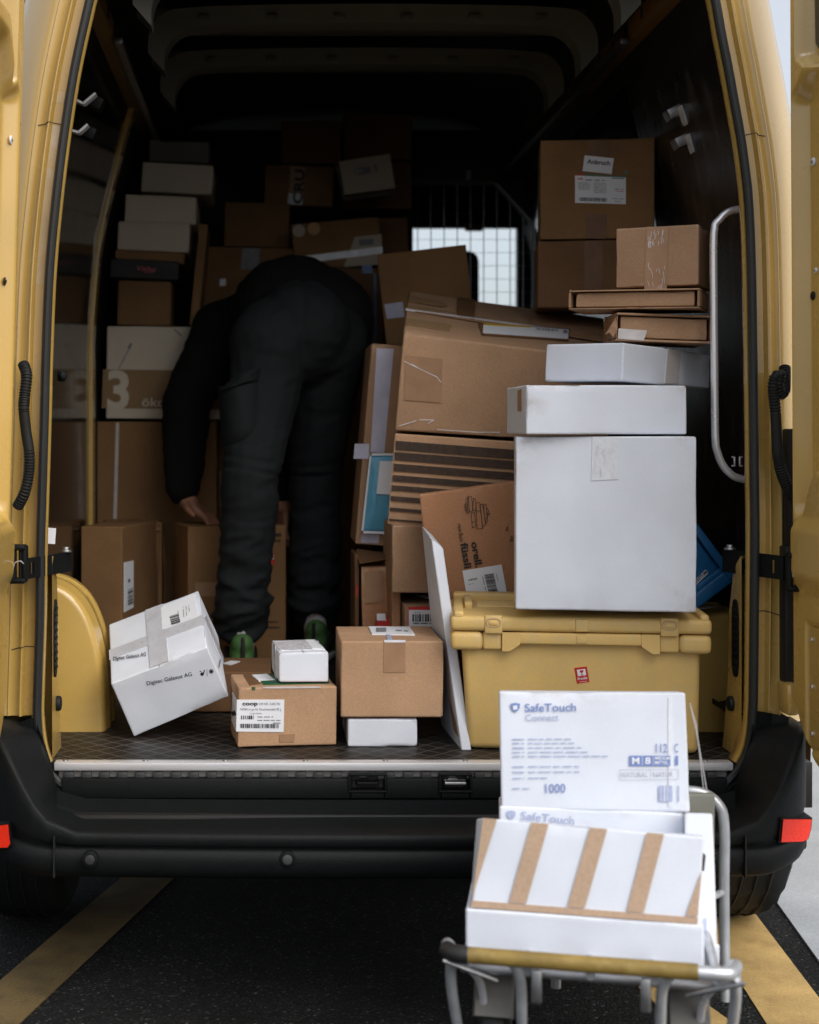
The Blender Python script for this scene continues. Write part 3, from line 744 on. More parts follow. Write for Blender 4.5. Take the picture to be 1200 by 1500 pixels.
# ---- wheel arches inside
for side in (-1, 1):
    xw = CX + side * .885; xi = CX + side * .672; zt = .918 if side < 0 else .84
    def arch(y, e, zt=zt):
        pts = []
        for k in range(22):
            t = k / 21 * math.pi / 2
            x = xw + (xi - xw) * (1 - e * .1) * min(1, (math.sin(t) ** .62)); z = FZ - .02 + (zt - FZ + .02) * (1 - e * .06) * (max(0, math.cos(t)) ** .75)
            pts.append(Vector((x, y, z)))
        return pts
    secs = [arch(3.530, 1.1), arch(3.531, .8), arch(3.537, .5), arch(3.550, .3), arch(3.575, .22), arch(3.584, .04), arch(3.60, 0), arch(3.612, .16), arch(3.66, .16), arch(3.664, .02), arch(3.69, 0), arch(3.70, .5), arch(3.9, 1.9), arch(4.1, 3.2), arch(4.3, 4.6), arch(4.36, 6)]
    V, Fs = [p for s in secs for p in s], []
    for a in range(len(secs) - 1):
        for b in range(21): Fs.append((a * 22 + b, a * 22 + b + 1, (a + 1) * 22 + b + 1, (a + 1) * 22 + b))
    n0 = len(V); V.append(Vector((xw, 3.528, FZ - .02)))
    for b in range(21): Fs.append((n0, b + 1, b))
    mk('wheel_arch', V, Fs, 'yellow_paint', van, None, True, 40)
    # inner pillar with vent and rubber stop
    xp = P(72, 0, YR).x + .003 if side < 0 else P(1094, 0, YR).x - .003
    q = MB()
    zt_, zb_ = P(0, 845, 3.26).z, P(0, 1108, 3.26).z
    V = []; xd = side * .03
    pr = [(zb_, .13), (zb_ + .05, .115), (P(0, 1000, 3.26).z, .09), (P(0, 900, 3.26).z, .08), (zt_, .055), (zt_ + .03, .03), (zt_ + .05, .0)]
    A = [(xp, 3.225, z) for z, d_ in pr]; B_ = [(xp - side * .002, 3.225 + d_, z) for z, d_ in pr]; Cc = [(xp + xd + side * .06, 3.25 + d_, z) for z, d_ in pr]
    m_ = len(pr); q.add(A + B_ + Cc, [(i, i + 1, m_ + i + 1, m_ + i) for i in range(m_ - 1)] + [(m_ + i, m_ + i + 1, 2 * m_ + i + 1, 2 * m_ + i) for i in range(m_ - 1)])
    pl = q.build('inner_pillar', 'yellow_worn', van)
    q = MB(); zc = P(0, 935, 3.26).z; hh = .088
    ov = [(3.262 + .022 * math.copysign(abs(math.sin(t)) ** .7, math.sin(t)), zc + hh * math.copysign(abs(math.cos(t)) ** .45, math.cos(t))) for t in [2 * math.pi * k / 28 for k in range(28)]]
    q.add([(xp - side * .0035, y, z) for y, z in ov] + [(xp + side * .004, y, z) for y, z in ov], [tuple(range(28))] + [(i, (i + 1) % 28, 28 + (i + 1) % 28, 28 + i) for i in range(28)])
    ve = q.build('air_vent', 'black_plastic', pl)
    for k in range(9):
        q = MB(); q.box((xp - side * .005, 3.262, zc - .066 + .0165 * k), (.0015, .032, .006), None, .0005); q.build('vent_slat', 'rubber', ve)
    q = MB(); q.disc((xp + side * .002, 3.285, P(0, 1031, 3.28).z), (-side, 0, 0), .017, .014, 20, .004); q.build('rubber_stop', 'rubber', pl)

# ---- side wall panels, pillars, rails
def wall_x(z, side, inset):
    for (x0, z0), (x1, z1) in zip(prof_in[1:], prof_in[2:]):
        if z0 <= z <= z1: return CX + side * (x0 + (x1 - x0) * (z - z0) / (z1 - z0) - inset)
    return CX + side * (.7 - inset)
def wall_strip(name, side, y0, y1, z0, z1, m, inset, th=.006, n=14, bulge=0.):
    V, Fs = [], []; zs = lin(z0, z1, n)
    for z in zs:
        for y, i_ in ((y0, inset - th), (y0, inset), (y1, inset), (y1, inset - th)): V.append(Vector((wall_x(z, side, i_), y, z)))
    for a in range(n):
        for b in range(3): Fs.append((a * 4 + b, a * 4 + b + 1, a * 4 + b + 5, a * 4 + b + 4))
    return mk(name, V, Fs, m, van, None, True, 30)
wall_strip('side_panel', -1, 3.33, 4.74, FZ, 2.28, 'wall_panel', .012)
wall_strip('side_panel', -1, 4.92, 5.84, FZ, 2.28, 'inner_black', .010)
wall_strip('wall_post', -1, 4.76, 4.83, FZ, 2.37, 'yellow_paint', .022, .02)
wall_strip('wall_post', -1, 4.845, 4.865, 1.2, 2.30, 'yellow_paint', .014, .02)
wall_strip('side_panel', 1, 3.36, 4.16, FZ, 2.20, 'wall_panel_worn', .014)
wall_strip('side_panel', 1, 4.18, 5.84, FZ, 2.28, 'wall_panel', .010)
q = MB(); q.tube([P(858, 118, 5.0), P(872, 165, 5.05), P(880, 203, 5.1), P(884, 240, 5.12)], .010, 8); q.build('wall_post', 'yellow_paint', van)
for side in (-1, 1):
    q = MB(); xw = CX + side * .745
    q.span((xw - .045, 3.55, 2.345), (xw + .045, 5.84, 2.40), .008); rl = q.build('roof_rail', 'rail_yellow_shaded', van)
    hole = None
    for k in range(14):
        y = 3.62 + .16 * k
        h_ = MB(); h_.box((xw - side * .045, y, 2.374), (.004, .022, .03), None, .001)
        h_.build('rail_slot', 'inner_black', rl)
    q = MB(); q.span((xw - side * .06 - .012, 3.9, 2.325), (xw - side * .06 + .012, 5.84, 2.343), .004); q.build('lashing_rail', 'steel_dull', van)
# roof: lining, hoops
for k, y in enumerate((3.46, 3.90, 4.34)):
    pts = []
    hw, zt, rr = .60, 2.405, .09
    V, Fs = [], []
    path = [(-hw, 2.285)] + [(-hw + rr - rr * math.cos(t), zt - rr + rr * math.sin(t)) for t in lin(0, math.pi / 2, 8)] + [(x, zt + .012 * math.cos(x / hw * 1.5)) for x in lin(-hw + rr, hw - rr, 12)[1:-1]] + [(hw - rr + rr * math.sin(t), zt - rr + rr * math.cos(t)) for t in lin(0, math.pi / 2, 8)] + [(hw, 2.285)]
    wd = .075
    for x, z in path:
        sx = 1 - .06; o = Vector((CX + x, 0, z)); i_ = Vector((CX + x * .93, 0, z - .045))
        V += [o + Vector((0, y - wd / 2 - .02, 0)), i_ + Vector((0, y - wd / 2, 0)), i_ + Vector((0, y + wd / 2, 0)), o + Vector((0, y + wd / 2 + .02, 0))]
    for a in range(len(path) - 1):
        for b in range(3): Fs.append((a * 4 + b, a * 4 + b + 1, a * 4 + b + 5, a * 4 + b + 4))
    hp = mk('roof_hoop', V, Fs, 'roof_lining', van, None, True, 40)
    for j in range(6):
        q = MB(); q.box((CX - .45 + .18 * j, y - .05, 2.385), (.03, .012, .012), None, .002); q.build('lining_clip', 'roof_lining', hp)
    if k < 3:
        V = [(CX - .6, y + .05, 2.435), (CX + .6, y + .05, 2.435), (CX + .6, (y + .38), 2.45), (CX - .6, (y + .38), 2.45)]
        q = MB(); q.add(V, [(0, 1, 2, 3)]); q.build('roof_panel', 'roof_lining', van, False)

# ---- chrome grab rail, brackets
q = MB(); gpts = catmull([P(1096, 306, 3.30), P(1080, 307, 3.30), P(1066, 311, 3.30), P(1053, 323, 3.30), P(1046, 342, 3.30), P(1046, 450, 3.30), P(1047, 560, 3.30), P(1048, 640, 3.30), P(1051, 662, 3.30), P(1060, 683, 3.30), P(1074, 697, 3.30), P(1088, 702, 3.30), P(1100, 704, 3.30)], .012)
q.tube(gpts, .0088, 14); q.build('grab_rail', 'steel', van)
q = MB(); c_ = P(1080, 676, 3.31)
for s in (-1, 1):
    q.box(c_ + Vector((s * .006, 0, 0)), (.004, .004, .022), None, .001); q.box(c_ + Vector((s * .009, 0, .010)), (.008, .004, .003), None, .001); q.box(c_ + Vector((s * .009, 0, -.010)), (.008, .004, .003), None, .001)
q.build('lashing_eye', 'steel', van)
def bracket(px, py, side, Y=3.72, sc=1., arm=True):
    """bent steel hook plate on the side wall, its cut edge towards the doors painted with a sky glint"""
    b = MB(); s = side
    pl = [(-22, -18), (-13, 8), (10, 0), (2, -32)] if s > 0 else [(-24, -4), (-2, 6), (16, -9)]
    if s < 0 and not arm: pl = [(-14, 0), (1, 5), (16, -8)]
    pts = [P(px + x * sc, py + y * sc, Y) for x, y in pl]; dd = Vector((.0, .03, 0)); t = .006
    for a, c in zip(pts, pts[1:]):
        n = Vector((-(c - a).z, 0, (c - a).x)).normalized() * t
        v = [a - n / 2, c - n / 2, c + n / 2, a + n / 2]; b.add(v + [p + dd for p in v], [(0, 1, 2, 3), (7, 6, 5, 4), (0, 4, 5, 1), (1, 5, 6, 2), (2, 6, 7, 3), (3, 7, 4, 0)])
    o = b.build('hook_bracket', 'edge_glint', van, False)
    if s > 0:
        b = MB(); b.tube([P(px + 10, py, Y), P(px + 28, py - 3, Y - .02), P(px + 33, py - 8, Y - .02)], .0028, 8)
        b.build('hook_rod', 'edge_glint', o)
        b = MB(); b.box(P(px - 32, py - 7, Y + .05), (.045, .05, .028), Matrix.Rotation(R(-26), 3, 'Y'), .003); b.build('hook_tab', 'steel_dull', o)
        for k in range(4):
            b = MB(); b.disc(P(px + 1 - 6 * k, py - 24 + 4 * k, Y + .03 + .03 * k), (-1, -.4, 0), .003, .003, 8); b.build('rivet', 'steel', o)
    else:
        b = MB(); b.box(P(px + 16, py + 6, Y + .06), (.04, .05, .03), Matrix.Rotation(R(25), 3, 'Y'), .003); b.build('hook_tab', 'black_plastic', o)
    return o
bracket(1020, 172, 1); bracket(1031, 214, 1)
bracket(124, 145, -1, 3.6, 1.); bracket(114, 189, -1, 3.6, .9, False)
q = MB(); c_ = P(90, 551, 3.42); q.box(c_, (.018, .03, .026), None, .005); q.disc(c_ + Vector((.004, -.012, 0)), (.5, -1, 0), .009, .012, 14, .003); q.build('wall_latch', 'black_plastic', van)

# ---- rear doors, inner faces
def door(side):
    a = R(4 if side > 0 else 3)
    d = Vector((side * math.sin(a), -math.cos(a), 0)); nn = Vector((-side * math.cos(a), -math.sin(a), 0))
    hx = (lambda z: 1.148 - .008 * (z - .7) / 1.5) if side > 0 else (lambda z: -.563 + .040 * (z - .72) / 1.5)
    Y0 = 3.165
    zb_, zt_ = .555, 2.42
    def outline(t, z):      # rounded lower hinge corner
        return max(0., .16 - t) ** 2 / .16 * 1.15
    def hgt(t, z):
        h = 0.
        e = lambda x, c, w: sst(c - w, c + w, x)
        if side > 0:
            rec = e(t, .036, .012) * e(z, 1.10 + .10 * e(t, .09, .04), .02) * (1 - e(z, 2.00 + .08 * e(t, .09, .06), .02)); h -= .035 * rec
            win = e(t, .048, .006) * e(z, 2.09 - .03 * e(t, .07, .03), .012); h -= .045 * win
            h += .018 * e(t, .045, .008) * e(z, .95, .03) * (1 - e(z, 1.08, .02))
            h -= .016 * e(t, .085, .004) * e(z, .60, .012) * (1 - e(z, .865, .012))
            h -= .010 * (1 - e(t, .02, .004))
        else:
            rec = e(t, .060, .014) * e(z, 1.10, .03) * (1 - e(z, 2.00 + .10 * e(t, .12, .06), .02)); h -= .035 * rec
            win = e(t, .085, .006) * e(z, 2.10 + .14 * e(t, .12, .05) - .08, .012); h -= .045 * win
            h += .016 * e(t, .05, .01) * e(z, .95, .03) * (1 - e(z, 1.08, .02))
            h -= .016 * e(t, .12, .005) * e(z, .60, .012) * (1 - e(z, .88, .012))
            h -= .010 * (1 - e(t, .028, .004))
        return h
    ts = lin(0, .16, 64) + lin(.16, .78, 30)[1:]
    zs = lin(0, 1, 400)
    def pt(t, v, off=0.):
        z0 = zb_ + outline(t, 0); z = z0 + (zt_ - z0) * v
        edge = .014 * (1 - sst(0, .012, t)) + .012 * (1 - sst(0, .02, z - z0))
        return Vector((hx(z), Y0, 0)) + d * t + nn * (hgt(t, z) - edge + off) + Vector((0, 0, z))
    V = [pt(t, v) for v in zs for t in ts]; nt_ = len(ts)
    Fs = [(j * nt_ + i, j * nt_ + i + 1, (j + 1) * nt_ + i + 1, (j + 1) * nt_ + i) for j in range(len(zs) - 1) for i in range(nt_ - 1)]
    # outer skin and edges
    def po(t, v):
        z0 = zb_ + outline(t, 0); z = z0 + (zt_ - z0) * v
        return Vector((hx(z), Y0, 0)) + d * t - nn * .075 + Vector((0, 0, z))
    k0 = len(V); V += [po(t, v) for v in zs for t in ts]
    Fs += [tuple(k0 + i for i in reversed(f)) for f in Fs]
    for j in range(len(zs) - 1):
        for i in (0, nt_ - 1): Fs.append((j * nt_ + i, k0 + j * nt_ + i, k0 + (j + 1) * nt_ + i, (j + 1) * nt_ + i))
    for i in range(nt_ - 1): Fs.append((i, i + 1, k0 + i + 1, k0 + i))
    o = mk('rear_door', V, Fs, 'yellow_paint', van, None, True, 45)
    at = lambda t, z, h=0.: Vector((hx(z), Y0, 0)) + d * t + nn * (hgt(t, z) + h) + Vector((0, 0, z))
    q = MB(); t0 = .053 if side > 0 else .092
    pts = [(t0, 2.40), (t0 + .006, 2.115 if side > 0 else 2.20), (t0 + .03, 2.09 if side > 0 else 2.21), (.74, 2.08 if side > 0 else 2.24), (.76, 2.11), (.76, 2.40)]
    if side < 0: pts = [(t0, 2.40), (t0 + .004, 2.13), (t0 + .03, 2.145), (.15, 2.22), (.74, 2.26), (.76, 2.40)]
    q.add([at(t, z, .004) if 0 else (Vector((hx(z), Y0, 0)) + d * t + nn * (-.040) + Vector((0, 0, z))) for t, z in pts], [tuple(range(len(pts)))]); q.build('door_window', 'dark_glass', o, False)
    lbl = 'plug' 
    for (t, z, m, r) in (((.055, 0, 'paper', .011),) if 0 else ()): pass
    spots = [(1195, 237, 'paper', 'ink_grey', .0095), (1193, 433, 'inner_black', 'rubber', .0095), (1198, 396, 'paper', 'ink_grey', .006)] if side > 0 else [(3, 205, 'paper', 'ink_grey', .010), (1, 412, 'inner_black', 'rubber', .009)]
    for px, py, m1, m2, r in spots:
        # where the sight line through this spot meets the door's plane
        best = min((( (at(t_ / 400, EYE) .x * F / at(t_ / 400, EYE).y + VX) - px) ** 2, t_ / 400) for t_ in range(8, 300))[1]
        z = EYE - (py - VY) * at(best, EYE).y / F; c_ = at(best, z)
        q = MB(); q.disc(c_, nn, r, .004, 18, .0015); po_ = q.build('door_plug', m1, o)
        q = MB(); q.disc(c_ + nn * .003, nn, r * .4, .003, 12, .001); q.build('plug_head', m2, po_)
    # riveted lower cover
    q = MB(); ta, tb = (.092, .40) if side > 0 else (.13, .42)
    vs = [(ta, .62), (ta, .85), (ta + .012, .862), (tb, .862), (tb, .605), (ta + .012, .608)]
    top = [Vector((hx(z), Y0, 0)) + d * t + nn * (-.006) + Vector((0, 0, z)) for t, z in vs]; bt = [p - nn * .01 for p in top]; m_ = len(vs)
    q.add(top + bt, [tuple(range(m_))] + [(i, (i + 1) % m_, m_ + (i + 1) % m_, m_ + i) for i in range(m_)]); cv = q.build('lower_cover', 'yellow_worn', o, False)
    for z in (.635, .735, .835):
        q = MB(); q.disc(Vector((hx(z), Y0, 0)) + d * (ta + .012) + nn * (-.006) + Vector((0, 0, z)), nn, .005, .004, 10, .001); q.build('screw', 'steel', cv)
    return o
dl = door(-1); dr = door(1)
# hinge gap strip on the right, hinge knuckles
q = MB(); q.span((P(1148, 0, 3.2).x, 3.19, P(0, 1000, 3.2).z), (P(1175, 0, 3.2).x, 3.24, P(0, 800, 3.2).z), .004); q.span((P(1153, 0, 3.2).x, 3.195, P(0, 800, 3.2).z - .002), (P(1175, 0, 3.2).x, 3.236, P(0, 628, 3.2).z), .004); q.build('hinge_gap_strip', 'inner_black', van)
q = MB(); q.box(P(1156, 1022, 3.19), (.03, .06, .07), None, .008); q.build('hinge', 'yellow_paint', van)
# check arms
def check_arm(pin, arm_a, arm_b, hgt_, brk, loop, name_m='black_plastic'):
    A, B_ = arm_a, arm_b
    b = MB(); ex = (B_ - A).normalized(); ez = (Vector((0, 0, 1)) - ex * ex.z).normalized(); ey = ez.cross(ex).normalized()
    def slab(s0, s1, z0, z1, th=.006):
        v = [A + ex * s0 + ez * z0, A + ex * s1 + ez * z0, A + ex * s1 + ez * z1, A + ex * s0 + ez * z1]
        v = [p - ey * th / 2 for p in v] + [p + ey * th / 2 for p in v]; b.add(v, [(0, 1, 2, 3), (7, 6, 5, 4), (0, 4, 5, 1), (1, 5, 6, 2), (2, 6, 7, 3), (3, 7, 4, 0)])
    L = (B_ - A).length; h = hgt_
    slab(0, L * .80, -h / 2, h / 2); slab(L * .86, L, -h / 2, h / 2); slab(L * .80, L * .86, -h / 2, -h * .28); slab(L * .80, L * .86, h * .28, h / 2)
    arm = b.build('check_arm', 'black_plastic', van, False)
    b = MB(); b.disc(A + ez * (h / 2) + ex * .02, ez, .008, .012, 14, .002); b.disc(A + ez * (h / 2) + ex * .02, ez, .013, .005, 14, .001); b.build('arm_bolt', 'steel_dull', arm)
    b = MB(); c_ = brk
    b.box(c_ + Vector((0, 0, .036)), (.034, .03, .012), None, .004); b.box(c_ + Vector((0, 0, -.036)), (.034, .03, .012), None, .004)
    b.box(c_ + Vector((.014, .005, 0)), (.010, .03, .08), None, .004); b.tube([c_ + Vector((-.011, -.004, -.042)), c_ + Vector((-.011, -.004, .042))], .0085, 12)
    b.tube([c_ + Vector((.005, -.004, -.03)), c_ + Vector((.005, -.004, .03))], .004, 8)
    hb = b.build('arm_bracket', 'black_plastic', arm)
    if loop:
        b = MB(); b.tube(catmull([c_ + Vector((-.008, -.016, -.008)), c_ + Vector((-.004, -.02, .004)), c_ + Vector((.008, -.02, .008)), c_ + Vector((.014, -.018, .002))], .004), .0013, 6); b.build('spring_clip', 'steel', hb)
check_arm(None, P(1060, 821, 3.30), P(1149, 832, 3.13), .052, P(1163, 838, 3.12), True)
check_arm(None, P(104, 822, 3.30), P(34, 834, 3.13), .045, P(27, 826, 3.12), True)
# corrugated cable conduits
def conduit(pts, r, plain):
    pa = catmull(pts, .0016); n = len(pa)
    rs = [r * (1.0 if plain[0] < i / n < plain[1] else (1.09 if (i // 2) % 2 else .93)) for i in range(n)]
    b = MB(); b.tube(pa, rs, 12); b.build('cable_conduit', 'rubber', van)
conduit([P(34, 533, 3.19), P(39, 550, 3.17), P(36, 580, 3.16), P(35, 600, 3.15), P(38, 630, 3.15), P(43, 665, 3.15), P(42, 695, 3.15), P(36, 722, 3.15), P(26, 742, 3.17)], .0118, (.35, .6))
conduit([P(1150, 538, 3.21), P(1150, 556, 3.19), P(1149, 572, 3.17), P(1143, 577, 3.16), P(1140, 562, 3.15), P(1143, 550, 3.15), P(1136, 553, 3.15), P(1133, 570, 3.15), P(1136, 600, 3.15), P(1138, 640, 3.15), P(1140, 670, 3.15), P(1146, 695, 3.16), P(1156, 718, 3.18), P(1164, 730, 3.2)], .0118, (.5, .76))

# ---------------------------------------------------------------- parcels in the van
LOAD = 'parcels loaded in the van'
FY = lambda Y: VY + (EYE - FZ) * F / Y          # photo row where the load floor lies at distance Y
def to_floor(yb, Y): return (FY(Y) - yb) * Y / F - .002

# leaning white box on the left
dg = carton('tilted_box', 'white glossy box leaning tilted against the yellow wheel arch', flat8([(-0.3169, 3.4525, 0.5437), (-0.3674, 3.397, 0.6822), (-0.3506, 3.7241, 0.6579), (-0.4012, 3.6685, 0.7863), (-0.0881, 3.4473, 0.6415), (-0.1387, 3.3917, 0.7699), (-0.1219, 3.7189, 0.7456), (-0.1724, 3.6633, 0.8741)]),
            'board_white', 'box', LOAD, seam=0, r=.003)
def mixq(a, b, t): return (a[0] + (b[0] - a[0]) * t, a[1] + (b[1] - a[1]) * t)
TL, TR, BR_, BL_ = (158, 914), (292, 864), (304, 947), (162, 1002)
tq = lambda u, v: mixq(mixq(TL, TR, u), mixq(BL_, BR_, u), v)
decal(dg, 'top', [tq(.0, .44), tq(1., .44), tq(1, .60), tq(0, .60)], 'tape_grey', 'tape')
decal(dg, 'top', [tq(.41, .01), tq(.60, .01), tq(.60, .99), tq(.41, .99)], 'tape_grey', 'tape', .0014)
lb = decal(dg, 'top', [(236, 891), (284, 870), (291, 903), (238, 923)], 'paper', 'shipping_label', .002)
Print(dg, 'top', .0028).bars((249, 904), (3, 13.5), (13, -4), 3, 22).build('barcode', 'ink_black', lb)
Print(dg, 'top', .0028).words((264, 912), (261, 896), 1.6, 1).words((270, 905), (269, 890), 1.6, 2).words((274, 903), (273, 889), 1.6, 3).words((278, 897), (277, 888), 1.6, 4).build('small_print', 'ink_grey', lb)
Print(dg, 'top').text('Digitec Galaxus AG', (166, 968), (215, 961), 5., .012, .25).build('lettering', 'ink_black', dg)
Print(dg, 'front').text('Digitec Galaxus AG', (215.5, 1003.5), (281.5, 989.5), 5.6, .006).build('lettering', 'ink_black', dg)
pr = Print(dg, 'front'); pr.line([(303, 980), (303.5, 990)], .5)
pr.disc(296, 987, 2.6).line([(299.5, 981), (297.5, 988)], 1.6).line([(292.5, 983), (295, 983)], 1.4)
for k in range(6):
    t = k * math.pi / 3 + .2; pr.line([(309.5 - 3.6 * math.cos(t), 983 - 3.6 * math.sin(t)), (309.5, 983)], 1.6)
pr.build('logo', 'ink_black', dg)
decal(dg, 'right', [(299, 905), (302.5, 901), (327, 962), (328, 973)], 'tape_grey', 'tape')
Print(dg, 'right').line([(322.5, 966), (320, 978)], 1.6).build('lettering', 'ink_grey', dg)

bh = carton('flat_box', 'flat dark brown box lying between the leaning white box and the worker shoe', bx(255, 398, 984, 1049, 3.76, .24, drop=to_floor(1049, 3.76)), 'kraft_dark_shaded', 'box', LOAD, seam=1)
decal(bh, 'top', [(326, 972), (338, 968), (352, 969), (338, 974)], 'paper', 'shipping_label')
cp = carton('brown_box', 'brown box with a coop label, under a small white box', flat8([(-0.0664, 3.3417, 0.5437), (-0.0651, 3.3386, 0.6835), (-0.0886, 3.5105, 0.5446), (-0.0873, 3.5074, 0.6874), (0.1653, 3.3723, 0.5422), (0.1666, 3.3692, 0.682), (0.1431, 3.541, 0.5441), (0.1444, 3.5379, 0.6859)]),
            'kraft', 'box', LOAD, seam=1)
lb = decal(cp, 'front', [(347, 1025), (416.5, 1025), (415.5, 1072.5), (346, 1071.5)], 'paper', 'shipping_label')
p_ = Print(cp, 'front').text('coop', (355, 1033), (377.5, 1033), 5.4, .03); p_.build('logo', 'ink_black', lb)
Print(cp, 'front').text('SAP-NR. 3.682.782', (379, 1032.5), (410.5, 1032.5), 3.4).text('H0384 to go für Rauchmandeln 80 g', (352, 1040.5), (412, 1040.5), 3.6).text('to go nüsse', (366, 1046), (383, 1046), 3.).words((377, 1050), (400, 1050), 2, 3).words((377, 1055), (411, 1055), 2, 4).words((400, 1059), (411, 1059), 2, 5).build('small_print', 'ink_grey', lb)
Print(cp, 'front').bars((353, 1048), (20, 0), (0, 5.5), 5, 18).bars((352, 1060), (56, .3), (0, 6.3), 6, 60).build('barcode', 'ink_black', lb)
lb = decal(cp, 'left', [(340.2, 1014), (346, 1025), (345.5, 1071), (339.6, 1056)], 'paper', 'shipping_label')
Print(cp, 'left').line([(342, 1042), (344.5, 1048)], 6).build('barcode', 'ink_black', lb)
decal(cp, 'top', [(356, 988), (369, 987), (382, 1002), (366, 1004)], 'tape_brown', 'tape')
gt = decal(cp, 'top', [(375, 988), (480, 986), (482, 1001), (386, 1003.5)], 'ink_green', 'green_tape', .0012)
decal(cp, 'top', [(369, 990), (391, 988), (403, 997), (379, 998)], 'paper', 'address_slip', .0022)
decal(cp, 'front', [(385, 1006), (470, 1005.5), (470, 1008), (385, 1008.5)], 'tape_clear', 'tape')
decal(cp, 'front', [(369, 1006.5), (374, 1006.5), (374, 1010), (369, 1010)], 'ink_green', 'green_tape', .0014)
decal(cp, 'front', [(410, 1076), (432, 1075), (431, 1087), (409, 1087)], 'tape_kraft', 'tape')
ztop = .684
def bx_on(x0, x1, yt, Y, zb_, d, **k):           # a box that rests at height zb_
    return bx(x0, x1, yt, VY + (EYE - zb_) * F / Y, Y, d, **k)
sw = carton('small_box', 'small white box taped on top, standing on the coop box', bx_on(408, 482, 955, 3.385, ztop + .003, .19, yaw=5), 'board_white', 'box', LOAD, seam=0, crush=.006)
decal(sw, 'top', [(399, 939), (461, 937), (476, 951), (411, 953)], 'tape_shine', 'tape')
decal(sw, 'top', [(447, 938), (458, 938), (474, 950), (458, 951)], 'paper', 'address_slip', .002)
decal(sw, 'left', [(401, 942), (403.5, 946), (404.5, 1000), (402, 992)], 'tape_clear', 'tape')
fb = carton('flat_box', 'flat white box on the load floor under a brown box', bx(509, 612, 1053, 1094.5, 3.36, .24), 'board_white', 'box', LOAD)
bb = carton('brown_box', 'brown box standing on the flat white box at the door edge', bx_on(499, 650, 939, 3.355, fb.location.z + (1094.5 - 1053) * 3.36 / F + .003, .265), 'kraft', 'box', LOAD, seam=1)
decal(bb, 'front', [(562, 940), (594, 940), (594, 985), (562, 985)], 'tape_kraft', 'tape')
decal(bb, 'front', [(563, 937.5), (594, 937.5), (594, 941), (563, 941)], 'tape_shine', 'tape', .0014)
lb = decal(bb, 'top', [(540, 918.5), (600, 919), (608, 930.5), (545, 929.5)], 'paper', 'shipping_label', .002)
Print(bb, 'top', .003).rect(551, 921, 566, 927).build('barcode', 'ink_grey', lb)
Print(bb, 'top', .003).words((580, 925), (598, 926), 2.4, 3).build('small_print', 'ink_grey', lb)
decal(bb, 'top', [(566, 930), (572, 930), (575, 938), (568, 938)], 'ink_blue_pale', 'tape_end', .0012)
# thin white slab leaning beside the crate
sl = carton('picture_box', 'thin upright white box leaning beside the big yellow crate', flat8([P(677, 1106.5, 3.33), P(631, 788, 3.42), P(648, 1090, 3.62), P(617, 768, 3.62), P(692, 1104, 3.33), P(650, 803, 3.42), P(668, 1086, 3.62), P(634, 783, 3.62)]), 'board_white', 'box', LOAD, n=5)
decal(sl, 'left', [(624, 800), (629, 803), (672, 1080), (665, 1070)], 'tape_kraft', 'tape')

# ---- big yellow crate
ZB = FZ + .002
cr = empty('yellow_crate', (P(857, 0, 3.4).x, 3.42, ZB), 'large yellow plastic crate with a lid on the load floor', 'crate')
zl0, zl1, zl2 = P(0, 955, 3.26).z, P(0, 928, 3.25).z, .861
def hexa(L): 
    C = flat8(L); vs = [C[i][j][k] for i in (0, 1) for j in (0, 1) for k in (0, 1)]
    return vs, [(0, 4, 5, 1), (6, 2, 3, 7), (2, 0, 1, 3), (4, 6, 7, 5), (1, 5, 7, 3), (2, 6, 4, 0)]
def hbev(mb, L, bev=.004, seg=3):
    b = bmesh.new(); vs, fs = hexa(L); bv = [b.verts.new(v) for v in vs]
    for f in fs: b.faces.new([bv[i] for i in f])
    bmesh.ops.recalc_face_normals(b, faces=b.faces)
    bmesh.ops.bevel(b, geom=list(b.edges), offset=bev, segments=seg, affect='EDGES', profile=.5); mb.bm(b)
X = lambda px, Y=3.26: P(px, 0, Y).x
q = MB(); hbev(q, [(X(692, 3.3), 3.30, ZB), (X(684), 3.27, zl1), (X(692, 3.3), 3.56, ZB), (X(684), 3.59, zl1), (X(1024, 3.3), 3.30, ZB), (X(1032), 3.27, zl1), (X(1024, 3.3), 3.56, ZB), (X(1032), 3.59, zl1)], .016, 4)
q.build('crate_body', 'yellow_plastic', cr)
q = MB(); za = P(0, 956, 3.255).z; zc = P(0, 945.5, 3.255).z
def rimseg(x0, x1, z0, z1, y0=3.25, y1=3.60, bev=.005): q.span((X(x0, 3.25), y0, z0), (X(x1, 3.25), y1, z1), bev, 3)
rimseg(670, 718, za, zl1 - .001, bev=.012); rimseg(1001, 1047, za, zl1 - .001, bev=.012)
rimseg(718, 746, za + .002, zl1 - .001, 3.256); rimseg(973, 1001, za + .002, zl1 - .001, 3.256)
rimseg(768, 948, zc, zl1 - .001, 3.25); 
hbev(q, [(X(746, 3.25), 3.25, za), (X(746, 3.25), 3.25, zl1 - .001), (X(746, 3.25), 3.3, za), (X(746, 3.25), 3.3, zl1 - .001), (X(756, 3.25), 3.25, za), (X(770, 3.25), 3.25, zl1 - .001), (X(756, 3.25), 3.3, za), (X(770, 3.25), 3.3, zl1 - .001)], .004)
b_ = [(X(746, 3.25), za), (X(757, 3.25), za), (X(772, 3.25), zc), (X(772, 3.25), zl1 - .001), (X(746, 3.25), zl1 - .001)]
for s in (1, -1):
    xm = (X(746, 3.25) + X(973, 3.25)) / 2; pts = [(xm + s * (x - xm), z) for x, z in b_]; n = len(pts)
    q.add([(x, 3.2497, z) for x, z in pts] + [(x, 3.30, z) for x, z in pts], [tuple(range(n)), tuple(reversed(range(n, 2 * n)))] + [(i, (i + 1) % n, n + (i + 1) % n, n + i) for i in range(n)])
